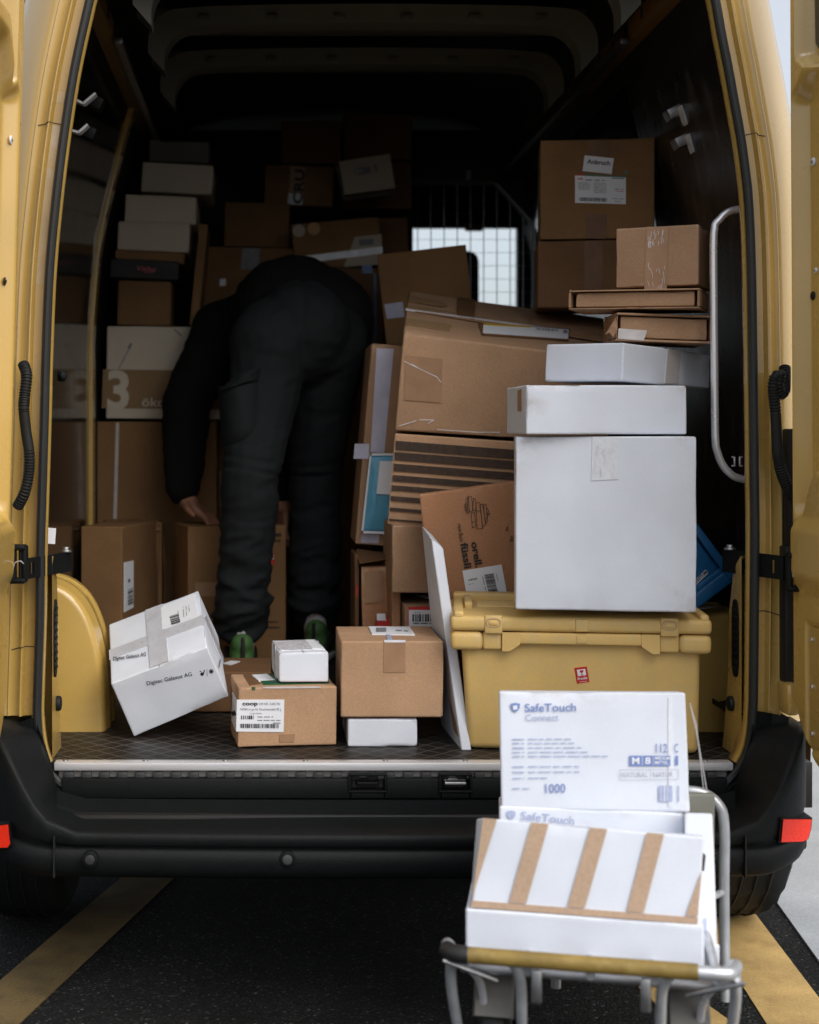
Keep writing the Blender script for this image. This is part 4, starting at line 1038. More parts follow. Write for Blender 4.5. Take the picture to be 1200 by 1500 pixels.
q.span((X(853, 3.25), 3.2475, zc + .004), (X(869, 3.25), 3.26, zl1 - .004), .002)
q.build('crate_rim', 'yellow_plastic', cr)
q = MB(); q.span((X(670, 3.25), 3.247, zl1 + .001), (X(1047, 3.25), 3.603, zl2 - .005), .010, 3)
for a_, b_ in (((675, 3.555), (1042, 3.60)), ((675, 3.25), (690, 3.60)), ((1030, 3.25), (1043, 3.60))):
    q.span((X(a_[0], 3.25), a_[1], zl2 - .012), (X(b_[0], 3.25), b_[1], zl2 + .014 if a_[1] > 3.5 else zl2 + .006), .006, 3)
q.span((X(692, 3.25), 3.40, zl2 - .008), (X(705, 3.25), 3.58, zl2 + .010), .005, 2)
q.span((X(852, 3.25), 3.244, zl1 + .004), (X(870, 3.25), 3.26, zl2 - .008), .002)
ld = q.build('crate_lid', 'yellow_plastic', cr)
q = MB()
for k in range(6): q.span((X(712, 3.25), 3.43 + .02 * k, zl2 - .007), (X(1020, 3.25), 3.436 + .02 * k, zl2 - .002), .002)
q.build('lid_rib', 'yellow_plastic', ld)
for px in (733.5, 987):
    q = MB(); q.span((X(px - 13, 3.247), 3.243, P(0, 931, 3.245).z), (X(px + 13, 3.247), 3.262, P(0, 904, 3.245).z), .004, 2)
    lt = q.build('crate_latch', 'yellow_plastic', ld)
    q = MB(); zc_ = P(0, 915, 3.243).z; xc_ = X(px, 3.243); hw, hh = .0155, .0095
    ov = [(xc_ + hw * math.copysign(abs(math.cos(t)) ** .6, math.cos(t)), zc_ + hh * math.copysign(abs(math.sin(t)) ** .8, math.sin(t))) for t in [2 * math.pi * k / 24 for k in range(24)]]
    q.tube([(x, 3.2425, z) for x, z in ov], .0011, 6, True); q.build('latch_groove', 'ink_tan', lt)
    q = MB(); q.box((xc_, 3.242, zc_), (.020, .004, .010), None, .0018); q.build('latch_button', 'yellow_plastic', lt)
cr.rotation_euler.z = R(-7)
cr.location.x += .008
PLANES[cr.name] = flat8([(X(692, 3.3), 3.30, ZB), (X(684), 3.27, zl1), (X(692, 3.3), 3.56, ZB), (X(684), 3.59, zl1), (X(1024, 3.3), 3.30, ZB), (X(1032), 3.27, zl1), (X(1024, 3.3), 3.56, ZB), (X(1032), 3.59, zl1)])
st = decal(cr, 'front', [(848, 979), (866, 976.5), (869.5, 999), (851.5, 1002)], 'ink_red', 'fragile_sticker', .0012)
pr = Print(cr, 'front', .002).quad((851.5, 981.5), (863.5, 979.8), (865, 989), (853, 990.8)); pr.build('sticker_window', 'paper', st)
Print(cr, 'front', .0026).text('Fragile', (853, 996.5), (866.5, 994.3), 3.6, .02).line([(855, 999.3), (866, 997.6)], .5).build('lettering', 'paper', st)
pg = Print(cr, 'front', .0026); pg.quad((855.5, 982.3), (861, 981.5), (860.8, 984.2), (859, 985.5), (857.5, 985.7), (856, 984.9)).line([(858.4, 985), (858.8, 988.4)], .9).line([(857, 988.9), (860.6, 988.4)], .9).build('glass_symbol', 'ink_red', st)

# ---- the white stack on the crate
t1 = carton('tall_box', 'largest plain white box, standing on the yellow crate lid', bx_on(758, 1015, 638.5, 3.2, zl2 + .016, .25, yaw=-9), 'board_white', 'box', LOAD, seam=1)
decal(t1, 'front', [(868, 640), (904, 640), (906, 702), (866, 704)], 'tape_white', 'tape', .0002)
m_ = MB()
rd = random.Random(4)
pr = Print(t1, 'front', .003)
for k in range(16):
    x = rd.uniform(870, 902); y = rd.uniform(645, 700); pr.line([(x, y), (x + rd.uniform(-2, 2), y + rd.uniform(5, 16))], .6)
pr.build('tape_wrinkle', 'tape_shine', t1)['kind'] = 'stuff'
z2 = t1.location.z + (VY + (EYE - zl2 - .016) * F / 3.2 - 638.5) * 3.2 / F
w2 = carton('long_box', 'shallow plain white box lying on the largest white box', bx_on(770, 1008, 563.5, 3.2, z2 + .003, .22, yaw=2), 'board_white', 'box', LOAD)
decal(w2, 'left', [(758.5, 572), (764, 570), (764, 602), (758.5, 602)], 'tape_kraft', 'tape')
w3 = carton('long_box', 'white box turned corner forward, lying under the book mailers', flat8([(0.6566, 3.4083, 1.394), (0.6603, 3.4088, 1.4836), (0.9344, 3.6677, 1.385), (0.9382, 3.6682, 1.4702), (0.8032, 3.251, 1.390), (0.807, 3.2514, 1.4782), (1.0811, 3.5104, 1.38), (1.0848, 3.5109, 1.4647)]), 'board_white', 'box', LOAD)
decal(w3, 'right', [(978, 510), (997, 514), (994, 562), (974, 561)], 'tape_clear', 'tape', .0009)
def book_mailer(label, C, seed):
    """a wrap-round book mailer: two covers and a spine that stand out beyond the core"""
    o = empty('book_mailer', sum((C[i][j][0] for i in (0, 1) for j in (0, 1)), Vector()) / 4, label, 'box', LOAD)
    def tri(u, v, w):
        r_ = Vector((0, 0, 0))
        for a in (0, 1):
            for b in (0, 1):
                for c in (0, 1): r_ += C[a][b][c] * ((u if a else 1 - u) * (v if b else 1 - v) * (w if c else 1 - w))
        return r_
    sub = lambda u0, u1, v0, v1, w0, w1: [[[tri((u0, u1)[i], (v0, v1)[j], (w0, w1)[k]) for k in (0, 1)] for j in (0, 1)] for i in (0, 1)]
    carton('mailer_core', None, sub(.05, .955, .07, .97, .12, .88), 'kraft', r=.003, parent=o, seed=seed, n=5)
    carton('mailer_cover', None, sub(0, 1, 0, 1, .89, 1), 'kraft', r=.0022, parent=o, seed=seed + 1, crush=.008)
    carton('mailer_cover', None, sub(0, 1, 0, 1, 0, .11), 'kraft', r=.0022, parent=o, seed=seed + 2, crush=.008)
    for q in (.0, .975): carton('mailer_spine', None, sub(q, q + .022, .012, .99, .10, .9), 'kraft_edge', r=.0015, parent=o, seed=seed + 3)
    PLANES[o.name] = C
    return o
b2 = book_mailer('lower brown book mailer with a torn corner, on the white corner forward box', bx_on(903, 1043, 459, 3.36, 1.484, .19, yaw=-4, roll=2.2), 21)
Q_ = PLANES[b2.name]
decal(b2, 'front', [(906, 481), (948, 484), (943, 499), (905, 496)], 'tape_clear', 'tape', .002)
fl_ = MB(); fl_.add([P(902, 466, 3.36), P(887, 490, 3.33), P(893, 487, 3.325), P(899, 494, 3.33), P(905, 480, 3.35)], [(0, 1, 2), (0, 2, 4), (2, 3, 4)]); fl_.add([p + Vector((0, .003, 0)) for p in fl_.v[:5]], [(2, 1, 0), (4, 2, 0), (4, 3, 2)])
fl_.build('torn_flap', 'kraft_edge', b2, False)
b1 = book_mailer('upper brown book mailer, under the brown cube shaped box', bx_on(840, 1014, 423, 3.36, 1.562, .17, yaw=-24, roll=1.2), 31)
ob = carton('brown_box', 'brown cube shaped box with scuffed tape, topmost by the grab rail', bx_on(908, 1016, 331, 3.38, 1.616, .185, yaw=-26, roll=.3), 'kraft', 'box', LOAD, seam=1, crush=.006)
decal(ob, 'front', [(948, 332), (979, 332), (977, 424), (944, 424)], 'tape_kraft', 'tape')
pr = Print(ob, 'front', .0022)
for k in range(40):
    x = rd.uniform(948, 974); y = rd.choice((rd.uniform(334, 356), rd.uniform(380, 420))); pr.line([(x, y), (x + rd.uniform(-2.5, 2.5), y + rd.uniform(3, 12))], .5)
pr.build('tape_scuff', 'tape_shine', ob)['kind'] = 'stuff'

# ---- big brown box on a box with dark stripes
yF, yB = 3.78, 4.36
L1 = [P(578, 631, yF + .03), P(590, 487, yF), P(584, 625, yB), P(598, 424, yB), P(893, 652, yF + .03), P(889, 524, yF), P(880, 640, yB), P(884, 466, yB)]
bs = carton('big_box', 'biggest brown box with taped top, lying on the box with dark stripes', flat8(L1), 'kraft', 'box', LOAD, seam=1, r=.006, crush=.012, dent=.004, n=10)
L2 = [P(566, 769, yF + .05), P(578, 634, yF + .025), P(572, 745, yB), P(584, 628, yB), P(893, 800, yF + .05), P(893, 655.5, yF + .025), P(880, 775, yB), P(880, 643, yB)]
bst = carton('striped_box', 'brown box with dark brown printed stripes, under the biggest brown box', flat8(L2), 'kraft', 'box', LOAD, r=.004, crush=.008, dent=.003, n=8)
sl_ = lambda x, y: y + (x - 580) * .083
for k, (y, h) in enumerate(((645.5, 13.5), (662, 12.2), (679, 11.0), (696, 9), (711, 7.5), (727, 7), (744, 5), (760.5, 3))):
    xl = 580 - (y - 640) * .085
    pr = Print(bst, 'front', .0012); pr.quad((xl, sl_(xl, y + h)), (888, sl_(888, y + h) - 2), (888, sl_(888, y) - 2), (xl, sl_(xl, y))); pr.build('printed_stripe', 'ink_brown', bst)
pr = Print(bs, 'front', .002)
for a_ in ([(592, 529), (606, 536), (640, 552), (646, 560)], [(603, 533), (618, 542)], [(584, 624), (610, 616)], [(614, 615), (634, 615)], [(640, 629), (700, 633), (732, 633)], [(627, 620), (636, 615)]): pr.line(a_, .9)
pr.build('tape_tear', 'tape_shine', bs)['kind'] = 'stuff'
decal(bs, 'front', [(594, 520), (648, 526), (646, 590), (592, 586)], 'tape_kraft', 'tape', .0008)
tp = lambda u, v: mixq(mixq((598, 424), (884, 466), u), mixq((590, 487), (889, 524), u), v)
decal(bs, 'top', [tp(0, .43), tp(1, .40), tp(1, .60), tp(0, .47)], 'tape_kraft', 'tape', .0012)
decal(bs, 'top', [tp(0, .455), tp(.75, .45), tp(.75, .485), tp(0, .475)], 'tape_shine', 'tape_edge', .0022)
decal(bs, 'top', [tp(.255, .02), tp(.345, .02), tp(.345, .5), tp(.255, .44)], 'tape_brown', 'tape', .0017)
decal(bs, 'top', [tp(.63, .02), tp(1, .02), tp(1, .5), tp(.63, .46)], 'tape_kraft', 'tape', .0017)
for q_ in ([tp(.01, .14), tp(.17, .16), tp(.205, .24), tp(.17, .28), tp(.01, .26)], [tp(.01, .66), tp(.235, .68), tp(.225, .83), tp(.01, .81)], [tp(.01, .36), tp(.28, .38), tp(.28, .43), tp(.01, .42)]): decal(bs, 'top', q_, 'print_brown', 'printed_mark', .001)
lb = decal(bs, 'top', [(701, 473.5), (836, 482), (833, 498.5), (706, 490.5)], 'tape_brown', 'label_pouch', .0022)
decal(bs, 'top', [(708, 475.5), (833, 484), (832, 497.5), (707.5, 489)], 'paper', 'shipping_label', .003)
decal(bs, 'top', [(708, 475), (777, 479), (777, 481.5), (708, 477.8)], 'ink_yellow', 'label_stripe', .004)
Print(bs, 'top', .0045).bars((785, 482), (32, 2.2), (0, 3.6), 3, 30).quad((825, 490), (831, 490.3), (831, 485.5), (825, 485.2)).build('barcode', 'ink_grey', bs)

# ---- kraft book carton with black print
oc = [P(650, 1048, 3.66), P(613.5, 724, 3.64), P(652, 1040, 3.78), P(616, 722, 3.76), P(800, 1030, 3.66), P(766, 703.5, 3.64), P(795, 1024, 3.78), P(762, 702, 3.76)]
of = carton('book_box', 'tall brown box with black book drawing, leaning behind the yellow crate', flat8(oc), 'kraft_red', 'box', LOAD)
Print(of, 'front').text('orell.', (690, 794.5), (697, 832), 10.2, .028).text('füssli', (674.5, 796), (681, 833), 10.2, .028).build('logo', 'ink_black', of)
Print(of, 'front').text('mein Buch', (670, 767.5), (673.5, 793.5), 6.2, .004).build('lettering', 'ink_black', of)
pr = Print(of, 'front')
def loop(*p, w=.75): pr.line(list(p) + [p[0]], w)
loop((686, 727), (691, 727.5), (693, 748), (688, 750), (684, 744)); loop((683, 730), (686, 727), (688, 750), (685, 752), (682, 742)); loop((681, 738), (685, 739), (684, 751), (681, 747))
loop((690, 751), (695, 750), (697, 771), (692, 773)); loop((697, 737), (703, 736), (707, 774), (699, 775)); loop((703, 740), (707, 738), (712, 768), (707, 772)); loop((708, 739), (712, 738), (714, 764), (711, 766)); loop((694, 729), (697, 733), (697, 748), (692, 747))
pr.line([(691, 765), (696, 764)]).line([(698, 749), (704, 748)]).line([(713, 744), (716, 748), (713, 754), (718, 752)]).line([(712, 760), (718, 750)])
pr.line([(741, 777), (743, 771), (744, 775), (741, 778)]).line([(746, 789), (752, 792), (748, 785), (753, 788)]).line([(747, 794), (750, 789)], 1.2)
pr.build('book_drawing', 'ink_black', of)
lb = decal(of, 'front', [(677.5, 836), (735, 827), (744, 876), (686, 885)], 'paper', 'shipping_label')
Print(of, 'front').bars((709.5, 842), (8.2, 36), (13.5, -2), 9, 60).text('orell.füssli', (686, 851), (699, 848.5), 2.6, .02).build('barcode', 'ink_black', lb)
Print(of, 'front').words((686, 856), (694, 854.5), 1.4, 1).words((707, 844), (714, 876), 1.8, 2).words((727, 840), (730, 852), 1.3, 2).build('small_print', 'ink_grey', lb)

# ---- boxes right behind
s16 = carton('brown_box', 'plain brown box below the brown striped box, above the red labelled box', bx(574, 760, 769, 869, 3.80, .3), 'kraft', 'box', LOAD)
s17 = carton('brown_box', 'brown box with red and white barcode label, behind the brown box at the door edge', bx(592, 700, 886, 1041, 3.79, .32, drop=to_floor(1041, 3.79)), 'kraft', 'box', LOAD, seam=1)
rdl = decal(s17, 'front', [(598, 889), (668, 887), (668, 920), (598, 922)], 'ink_red', 'red_label', .001)
lb = decal(s17, 'front', [(599, 893.5), (660, 893.5), (660, 918), (599, 918)], 'paper', 'shipping_label', .002)
Print(s17, 'front', .003).bars((604, 899.5), (54, 0), (0, 11), 9, 40).words((605, 913), (640, 913), 2.4, 4).build('barcode', 'ink_black', lb)
Print(s17, 'front', .003).words((606, 897), (618, 897), 1.2, 4).build('small_print', 'ink_grey', lb)
tri_ = decal(s17, 'top', [(609, 872), (660, 869), (660, 883)], 'paper', 'paper_slip', .002)
s18 = carton('narrow_box', 'narrow kraft box squeezed beside the red labelled box', bx(573, 588, 866, 1038, 3.86, .2, drop=to_floor(1038, 3.86)), 'kraft_red', 'box', LOAD, n=4)
s19 = carton('worn_box', 'worn brown box with crumpled taped top, under the box with the blue bag', bx(531, 574, 828, 1000, 4.0, .22, roll=-1, drop=to_floor(1000, 4.0)), 'kraft_red', 'box', LOAD, crush=.02, dent=.006)
q = MB(); fp = [P(527, 826, 3.99), P(575, 818, 3.99), P(573, 812, 4.1), P(523, 806, 4.12), P(521, 815, 4.05)]
q.add(fp + [p + Vector((0, 0, .004)) for p in fp], [(4, 3, 2, 1, 0), (5, 6, 7, 8, 9), (0, 1, 6, 5), (1, 2, 7, 6), (2, 3, 8, 7), (3, 4, 9, 8), (4, 0, 5, 9)]); q.build('crumpled_flap', 'kraft_dark_shaded', s19, False)
decal(s19, 'front', [(534, 838), (560, 836), (560, 882), (534, 884)], 'tape_kraft', 'patch')
s19b = carton('narrow_box', 'thin dark upright parcel with a red strip left of the worn brown box', bx(519, 527, 812, 1000, 4.02, .2, drop=to_floor(1000, 4.02)), 'kraft_dark_shaded', 'box', LOAD, n=4)
decal(s19b, 'front', [(521.5, 858), (523.5, 858), (523.5, 875), (521.5, 875)], 'ink_red', 'red_strip')
sr = carton('red_box', 'small red and white box tucked in front of the worn brown box', bx(550, 576, 906, 950, 3.93, .06, roll=2), 'ink_red', 'box', LOAD, n=4)
decal(sr, 'front', [(552, 899), (564, 899), (566, 909), (552, 909)], 'paper', 'address_slip', .001)
tb = carton('tall_box', 'tall brown box with a lilac tape strip, leaning left of the brown striped box', bx(520, 596, 504, 800, 4.1, .25, roll=4.6), 'kraft', 'box', LOAD)
decal(tb, 'front', [(552, 510), (577, 511), (563, 664), (543, 662)], 'tape_lilac', 'tape')
decal(tb, 'front', [(520, 650), (541, 650), (540, 672), (518, 672)], 'tape_lilac', 'tape')
decal(tb, 'front', [(530, 782), (556, 783), (555, 796), (529, 795)], 'tape_lilac', 'tape')
# blue mailing bag
def pillow(name, label, q4, Y, th, m, cat, group, parent=None, seed=1):
    A = [P(x, y, Y) for x, y in q4]; n = 16; V, Fs = [], []; idx = {}
    for s in (-1, 1):
        for j in range(n + 1):
            for i in range(n + 1):
                u, v = i / n, j / n
                if s == 1 and (i in (0, n) or j in (0, n)): idx[s, i, j] = idx[-1, i, j]; continue
                p = (A[3] * (1 - u) + A[2] * u) * (1 - v) + (A[0] * (1 - u) + A[1] * u) * v
                e = min(u, 1 - u, v, 1 - v); b = min(1, max(0, (e - .05) / .2)) ** .6
                w_ = noise.noise(Vector((u * 4 + seed, v * 4, s))) * .35 + noise.noise(Vector((u * 11 + seed, v * 9, s))) * .22
                idx[s, i, j] = len(V); V.append(p + Vector((0, s * th * .5 * b * (1 + w_) + (.002 * w_), .003 * w_)))
    for s in (-1, 1):
        for j in range(n):
            for i in range(n):
                f = (idx[s, i, j], idx[s, i + 1, j], idx[s, i + 1, j + 1], idx[s, i, j + 1]); Fs.append(f if s < 0 else f[::-1])
    o = mk(name, V, Fs, m, parent, None, True, None)
    C = flat8([A[0], A[3], A[0] + Vector((0, .01, 0)), A[3] + Vector((0, .01, 0)), A[1], A[2], A[1] + Vector((0, .01, 0)), A[2] + Vector((0, .01, 0))])
    PLANES[o.name] = C
    return tag(o, label, cat, group) if label else o
bm_ = pillow('mailing_bag', 'light blue plastic mailing bag with white label, stuck on a tall brown box', [(530, 780), (586, 782), (598, 664), (541, 665)], 4.075, .025, 'mailer_blue', 'bag', LOAD)
decal(bm_, 'front', [(551, 723), (590, 725), (598, 676), (556, 675)], 'paper', 'address_slip', .018)
for q_ in ([(529, 781), (542, 664), (544.5, 664), (532, 781)], [(529, 781), (586, 783), (586, 779.5), (529.5, 777.5)], [(541, 667.5), (597, 667), (597, 664), (541, 664)]): decal(bm_, 'front', q_, 'paper', 'bag_seam', .004)

c21 = carton('brown_box', 'plain brown box with white paper tape standing before the cab window', bx(566, 697, 364, 500, 4.62, .25, yaw=-6, roll=-6, drop=.75), 'kraft_shaded', 'box', LOAD)
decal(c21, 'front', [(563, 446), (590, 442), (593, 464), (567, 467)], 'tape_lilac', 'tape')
ab = carton('brown_box', 'brown box with a white Anbruch label, high on the right', bx(793, 956, 203, 350, 4.03, .24, yaw=-9, roll=.4), 'kraft_shaded', 'box', LOAD, seed=77)
decal(ab, 'front', [(863, 205), (893, 206), (892, 234), (862, 232)], 'tape_brown', 'tape')
decal(ab, 'front', [(859, 313), (889, 314), (888, 350), (858, 349)], 'tape_brown', 'tape')
lb = decal(ab, 'front', [(856.5, 227.5), (899.5, 232), (896, 255), (853.5, 250.5)], 'paper', 'paper_label', .0016)
Print(ab, 'front', .0024).text('Anbruch', (860, 239.5), (893.5, 242.5), 6.4, .025).build('lettering', 'ink_black', lb)
lb = decal(ab, 'front', [(842.5, 255), (917, 258), (917, 299), (842.5, 297)], 'paper', 'shipping_label')
Print(ab, 'front').quad((842.5, 257), (856, 257.5), (856, 255.3), (842.5, 255)).text('mb', (846.5, 263.5), (854, 263.5), 3.6, .03).line([(902, 280), (914, 280.5)], .7).build('red_print', 'ink_red', lb)
Print(ab, 'front').quad((856, 257.6), (917, 260), (917, 258), (856, 255.4)).quad((896, 261.6), (914, 262.3), (914, 261), (896, 260.3)).build('green_print', 'ink_green', lb)
Print(ab, 'front').bars((849, 289), (40, 1), (0, 5.5), 4, 44).build('barcode', 'ink_black', lb)
pr = Print(ab, 'front').words((858, 263.5), (886, 264.5), 2.6, 8)
for k in range(5): pr.words((847, 268 + 2.2 * k), (864, 268.4 + 2.2 * k), 1.2, k)
for k in range(7): pr.words((870, 268 + 2.3 * k), (888, 268.6 + 2.3 * k), 1.2, 20 + k)
pr.words((901, 277), (914, 277.5), 1.6, 3).words((897, 291), (914, 291.5), 1.4, 5).words((900, 295), (910, 295), 1.4, 6).build('small_print', 'ink_grey', lb)
decal(ab, 'front', [(915, 250), (921, 250.5), (920, 255.5), (915, 255)], 'ink_green', 'green_sticker', .001)
a2 = carton('dark_box', 'dark brown box directly under the Anbruch box', bx(789, 915, 351.5, 440, 4.04, .24, yaw=-8, drop=.02), 'kraft_dark_shaded', 'box', LOAD)
decal(a2, 'front', [(856, 353), (884, 353), (884, 440), (856, 440)], 'tape_brown', 'tape')
# blue tote tipped on its corner
YT = 3.47
def tp2(a, b): 
    u, v = (-.6, -.8), (-.8, .6); return (1082 + u[0] * a + v[0] * b, 847 + u[1] * a + v[1] * b)
def tote(a0, a1, b0, b1, y0, y1):
    A, B_, Cc, D_ = tp2(a0, b1), tp2(a1, b1), tp2(a0, b0), tp2(a1, b0)
    return [P(*A, y0), P(*B_, y0), P(*A, y0) + Vector((0, y1 - y0, 0)), P(*B_, y0) + Vector((0, y1 - y0, 0)), P(*Cc, y0), P(*D_, y0), P(*Cc, y0) + Vector((0, y1 - y0, 0)), P(*D_, y0) + Vector((0, y1 - y0, 0))]
bt = empty('blue_crate', P(1010, 860, YT + .08), 'blue plastic crate tipped on its corner behind the white stack', 'crate')
q = MB(); hbev(q, tote(22, 128, 14, 100, YT, YT + .16), .006); tbod = q.build('crate_body', 'blue_plastic', bt)
q = MB(); hbev(q, tote(0, 20, -2, 104, YT - .008, YT + .17), .005); hbev(q, tote(20, 28, 8, 104, YT - .003, YT + .165), .003); q.build('crate_rim', 'blue_plastic', bt)
q = MB(); hbev(q, tote(4, 132, 0, 12, YT - .012, YT + .17), .004); q.build('crate_side_rib', 'blue_plastic', bt)
PLANES[bt.name] = flat8(tote(22, 128, 14, 100, YT, YT + .16))
st = decal(bt, 'front', [(1011, 857), (1033.5, 834.5), (1037.5, 839.5), (1014, 862)], 'paper', 'name_sticker', .002)
Print(bt, 'front', .003).text('EIGENTUM', (1013.8, 860.2), (1036, 838.6), 4.4, .02).build('lettering', 'ink_black', st)

# ---- deep in the van, left
e3 = carton('print_box', 'long white and brown box printed with a big 3 and oeko, left of the worker', bx(155, 330, 478, 614, 5.0, .3, roll=.6), 'board_white_dim', 'box', LOAD)
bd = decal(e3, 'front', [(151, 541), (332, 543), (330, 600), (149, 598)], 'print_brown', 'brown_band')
Print(e3, 'front', .0022).text('3', (157, 598), (189, 598.5), 54, .03).text('öko', (208, 595), (242, 595.5), 12.5, .015).build('lettering', 'board_white_dim', bd)
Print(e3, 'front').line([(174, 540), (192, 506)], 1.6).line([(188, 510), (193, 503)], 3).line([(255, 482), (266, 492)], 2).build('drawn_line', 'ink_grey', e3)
e4 = carton('brown_box', 'wide brown box with a clear tape strip, under the box printed with 3', bx(141, 318, 617, 760, 5.0, .3, drop=to_floor(760, 5.0)), 'kraft_shaded', 'box', LOAD)
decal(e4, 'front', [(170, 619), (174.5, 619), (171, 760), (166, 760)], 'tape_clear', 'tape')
kp = carton('paper_parcel', 'crumpled yellowish kraft paper parcel behind the tall brown box on the left', bx(142, 238, 764, 900, 4.72, .2, drop=to_floor(900, 4.72)), 'kraft_shaded', 'box', LOAD, crush=.05, dent=.02, n=14)
t36 = carton('tall_box', 'tall brown box with a side label, standing behind the yellow wheel arch', bx(117, 180, 771, 960, 4.42, .36, yaw=-14, drop=to_floor(960, 4.42)), 'kraft_shaded', 'box', LOAD)
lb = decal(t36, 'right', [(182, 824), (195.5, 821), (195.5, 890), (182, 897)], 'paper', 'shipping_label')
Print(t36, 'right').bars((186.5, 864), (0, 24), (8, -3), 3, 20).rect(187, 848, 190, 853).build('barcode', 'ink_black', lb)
t37 = carton('held_box', 'tall worn brown box that the bending worker is holding', bx(276, 420, 770, 905, 4.56, .24, yaw=14, drop=to_floor(905, 4.56)), 'kraft_shaded', 'box', LOAD, crush=.01)
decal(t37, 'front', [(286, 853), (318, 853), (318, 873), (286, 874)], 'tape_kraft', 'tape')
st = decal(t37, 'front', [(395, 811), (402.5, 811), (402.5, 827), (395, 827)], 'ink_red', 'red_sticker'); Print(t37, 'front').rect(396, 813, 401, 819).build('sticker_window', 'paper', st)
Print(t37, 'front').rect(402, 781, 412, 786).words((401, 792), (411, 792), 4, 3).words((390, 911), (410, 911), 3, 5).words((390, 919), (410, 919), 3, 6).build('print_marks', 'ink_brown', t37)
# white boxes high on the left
wb1 = carton('white_box', 'lowest of three dim white boxes stacked high on the left', bx(171, 277, 325, 368, 4.98, .3, roll=2.6), 'board_white_dim', 'box', LOAD)
wb2 = carton('white_box', 'middle one of three dim white boxes stacked high on the left', bx(182, 287, 286, 327, 5.0, .28, roll=2.4), 'board_white_dim', 'box', LOAD)
wb3 = carton('white_box', 'topmost bright one of three dim white boxes stacked high on the left', bx(206, 311, 239, 283, 5.1, .28, roll=3), 'board_white_dim', 'box', LOAD)
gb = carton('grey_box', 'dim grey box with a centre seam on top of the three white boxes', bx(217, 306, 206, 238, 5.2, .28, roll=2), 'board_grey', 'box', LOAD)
pb = carton('flat_box', 'flat brown box under the three white boxes', bx(168, 270, 368, 384, 4.99, .3, roll=3), 'kraft_shaded', 'box', LOAD)
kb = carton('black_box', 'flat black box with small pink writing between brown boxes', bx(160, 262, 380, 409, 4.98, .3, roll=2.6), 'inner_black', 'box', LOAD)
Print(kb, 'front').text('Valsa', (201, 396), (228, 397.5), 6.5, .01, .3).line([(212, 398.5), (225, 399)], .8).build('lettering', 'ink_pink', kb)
qb = carton('brown_box', 'small brown box under the flat black box, on the box printed with 3', bx(171, 250, 411, 477, 5.0, .26, roll=1.5), 'kraft_shaded', 'box', LOAD)
nb = carton('narrow_box', 'narrow upright brown box leaning right of the white box stack', bx(277, 291, 327, 478, 4.96, .22, roll=5.5), 'kraft_shaded', 'box', LOAD, n=5)
c29 = carton('brown_box', 'brown box closed with dark tape behind the worker back', bx(296, 435, 362, 478, 5.22, .26, roll=1), 'kraft_shaded', 'box', LOAD)
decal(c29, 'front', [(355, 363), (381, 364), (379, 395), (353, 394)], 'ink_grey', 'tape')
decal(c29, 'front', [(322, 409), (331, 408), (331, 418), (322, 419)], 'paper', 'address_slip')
c29b = carton('brown_box', 'tall brown box seen between the worker arm and leg', bx(288, 425, 480, 760, 5.24, .25, drop=to_floor(760, 5.24)), 'kraft_shaded', 'box', LOAD)
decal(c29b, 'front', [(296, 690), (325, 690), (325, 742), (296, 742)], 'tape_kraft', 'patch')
c28 = carton('brown_box', 'plain brown box below the box labelled CRU, above the worker back', bx(328, 424, 296, 362, 5.4, .25, roll=1.2), 'kraft_shaded', 'box', LOAD)
c26 = carton('brown_box', 'brown box with a vertical label printed CRU, high in the middle', bx(386, 488, 242, 301, 5.45, .25, roll=2.5), 'kraft_shaded', 'box', LOAD)
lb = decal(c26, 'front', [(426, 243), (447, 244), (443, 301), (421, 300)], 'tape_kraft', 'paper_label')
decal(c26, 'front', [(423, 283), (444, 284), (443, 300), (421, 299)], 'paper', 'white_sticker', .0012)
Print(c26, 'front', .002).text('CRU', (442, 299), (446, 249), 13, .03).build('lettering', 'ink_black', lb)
c25 = carton('long_box', 'long brown box with two round stickers and shiny tape, above the worker back', bx(432, 561, 322, 392, 5.2, .25, roll=-5), 'kraft_shaded', 'box', LOAD)
for x, m in ((438, 'board_white_shaded'), (460, 'sticker_orange')): Print(c25, 'front').disc(x, 338 - (x - 438) * .14, 9.2).build('round_sticker', m, c25)
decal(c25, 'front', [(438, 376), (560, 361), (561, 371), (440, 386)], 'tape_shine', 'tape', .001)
lb = decal(c25, 'front', [(520, 347), (559, 343), (560, 387), (504, 391)], 'board_white_shaded', 'shipping_label', .0008)
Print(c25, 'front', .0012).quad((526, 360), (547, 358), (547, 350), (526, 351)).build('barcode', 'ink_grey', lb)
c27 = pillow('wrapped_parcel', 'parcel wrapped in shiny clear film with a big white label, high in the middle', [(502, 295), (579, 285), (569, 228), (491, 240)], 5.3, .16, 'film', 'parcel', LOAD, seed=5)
lb = decal(c27, 'front', [(503, 291), (576, 281), (568, 232), (495, 243)], 'board_white_shaded', 'shipping_label', .09)
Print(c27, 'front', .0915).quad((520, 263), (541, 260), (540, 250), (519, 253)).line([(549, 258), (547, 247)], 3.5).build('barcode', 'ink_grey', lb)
c27b = carton('dark_box', 'dim brown box behind the film wrapped parcel', bx(500, 604, 236, 306, 5.5, .2), 'kraft_dark_shaded', 'box', LOAD)
c27c = carton('dark_box', 'dim brown box between the round sticker box and the cab window', bx(556, 600, 318, 392, 5.35, .25, roll=-2), 'kraft_dark_shaded', 'box', LOAD)
dk1 = carton('dark_box', 'dark red brown box right of the worker back, with blue tape', bx(462, 562, 392, 520, 5.2, .25), 'kraft_dark_shaded', 'box', LOAD)
decal(dk1, 'front', [(530, 389), (545, 388), (546, 400), (531, 401)], 'blue_plastic', 'tape'); decal(dk1, 'front', [(548, 400), (551, 400), (551, 515), (548, 515)], 'blue_plastic', 'tape')
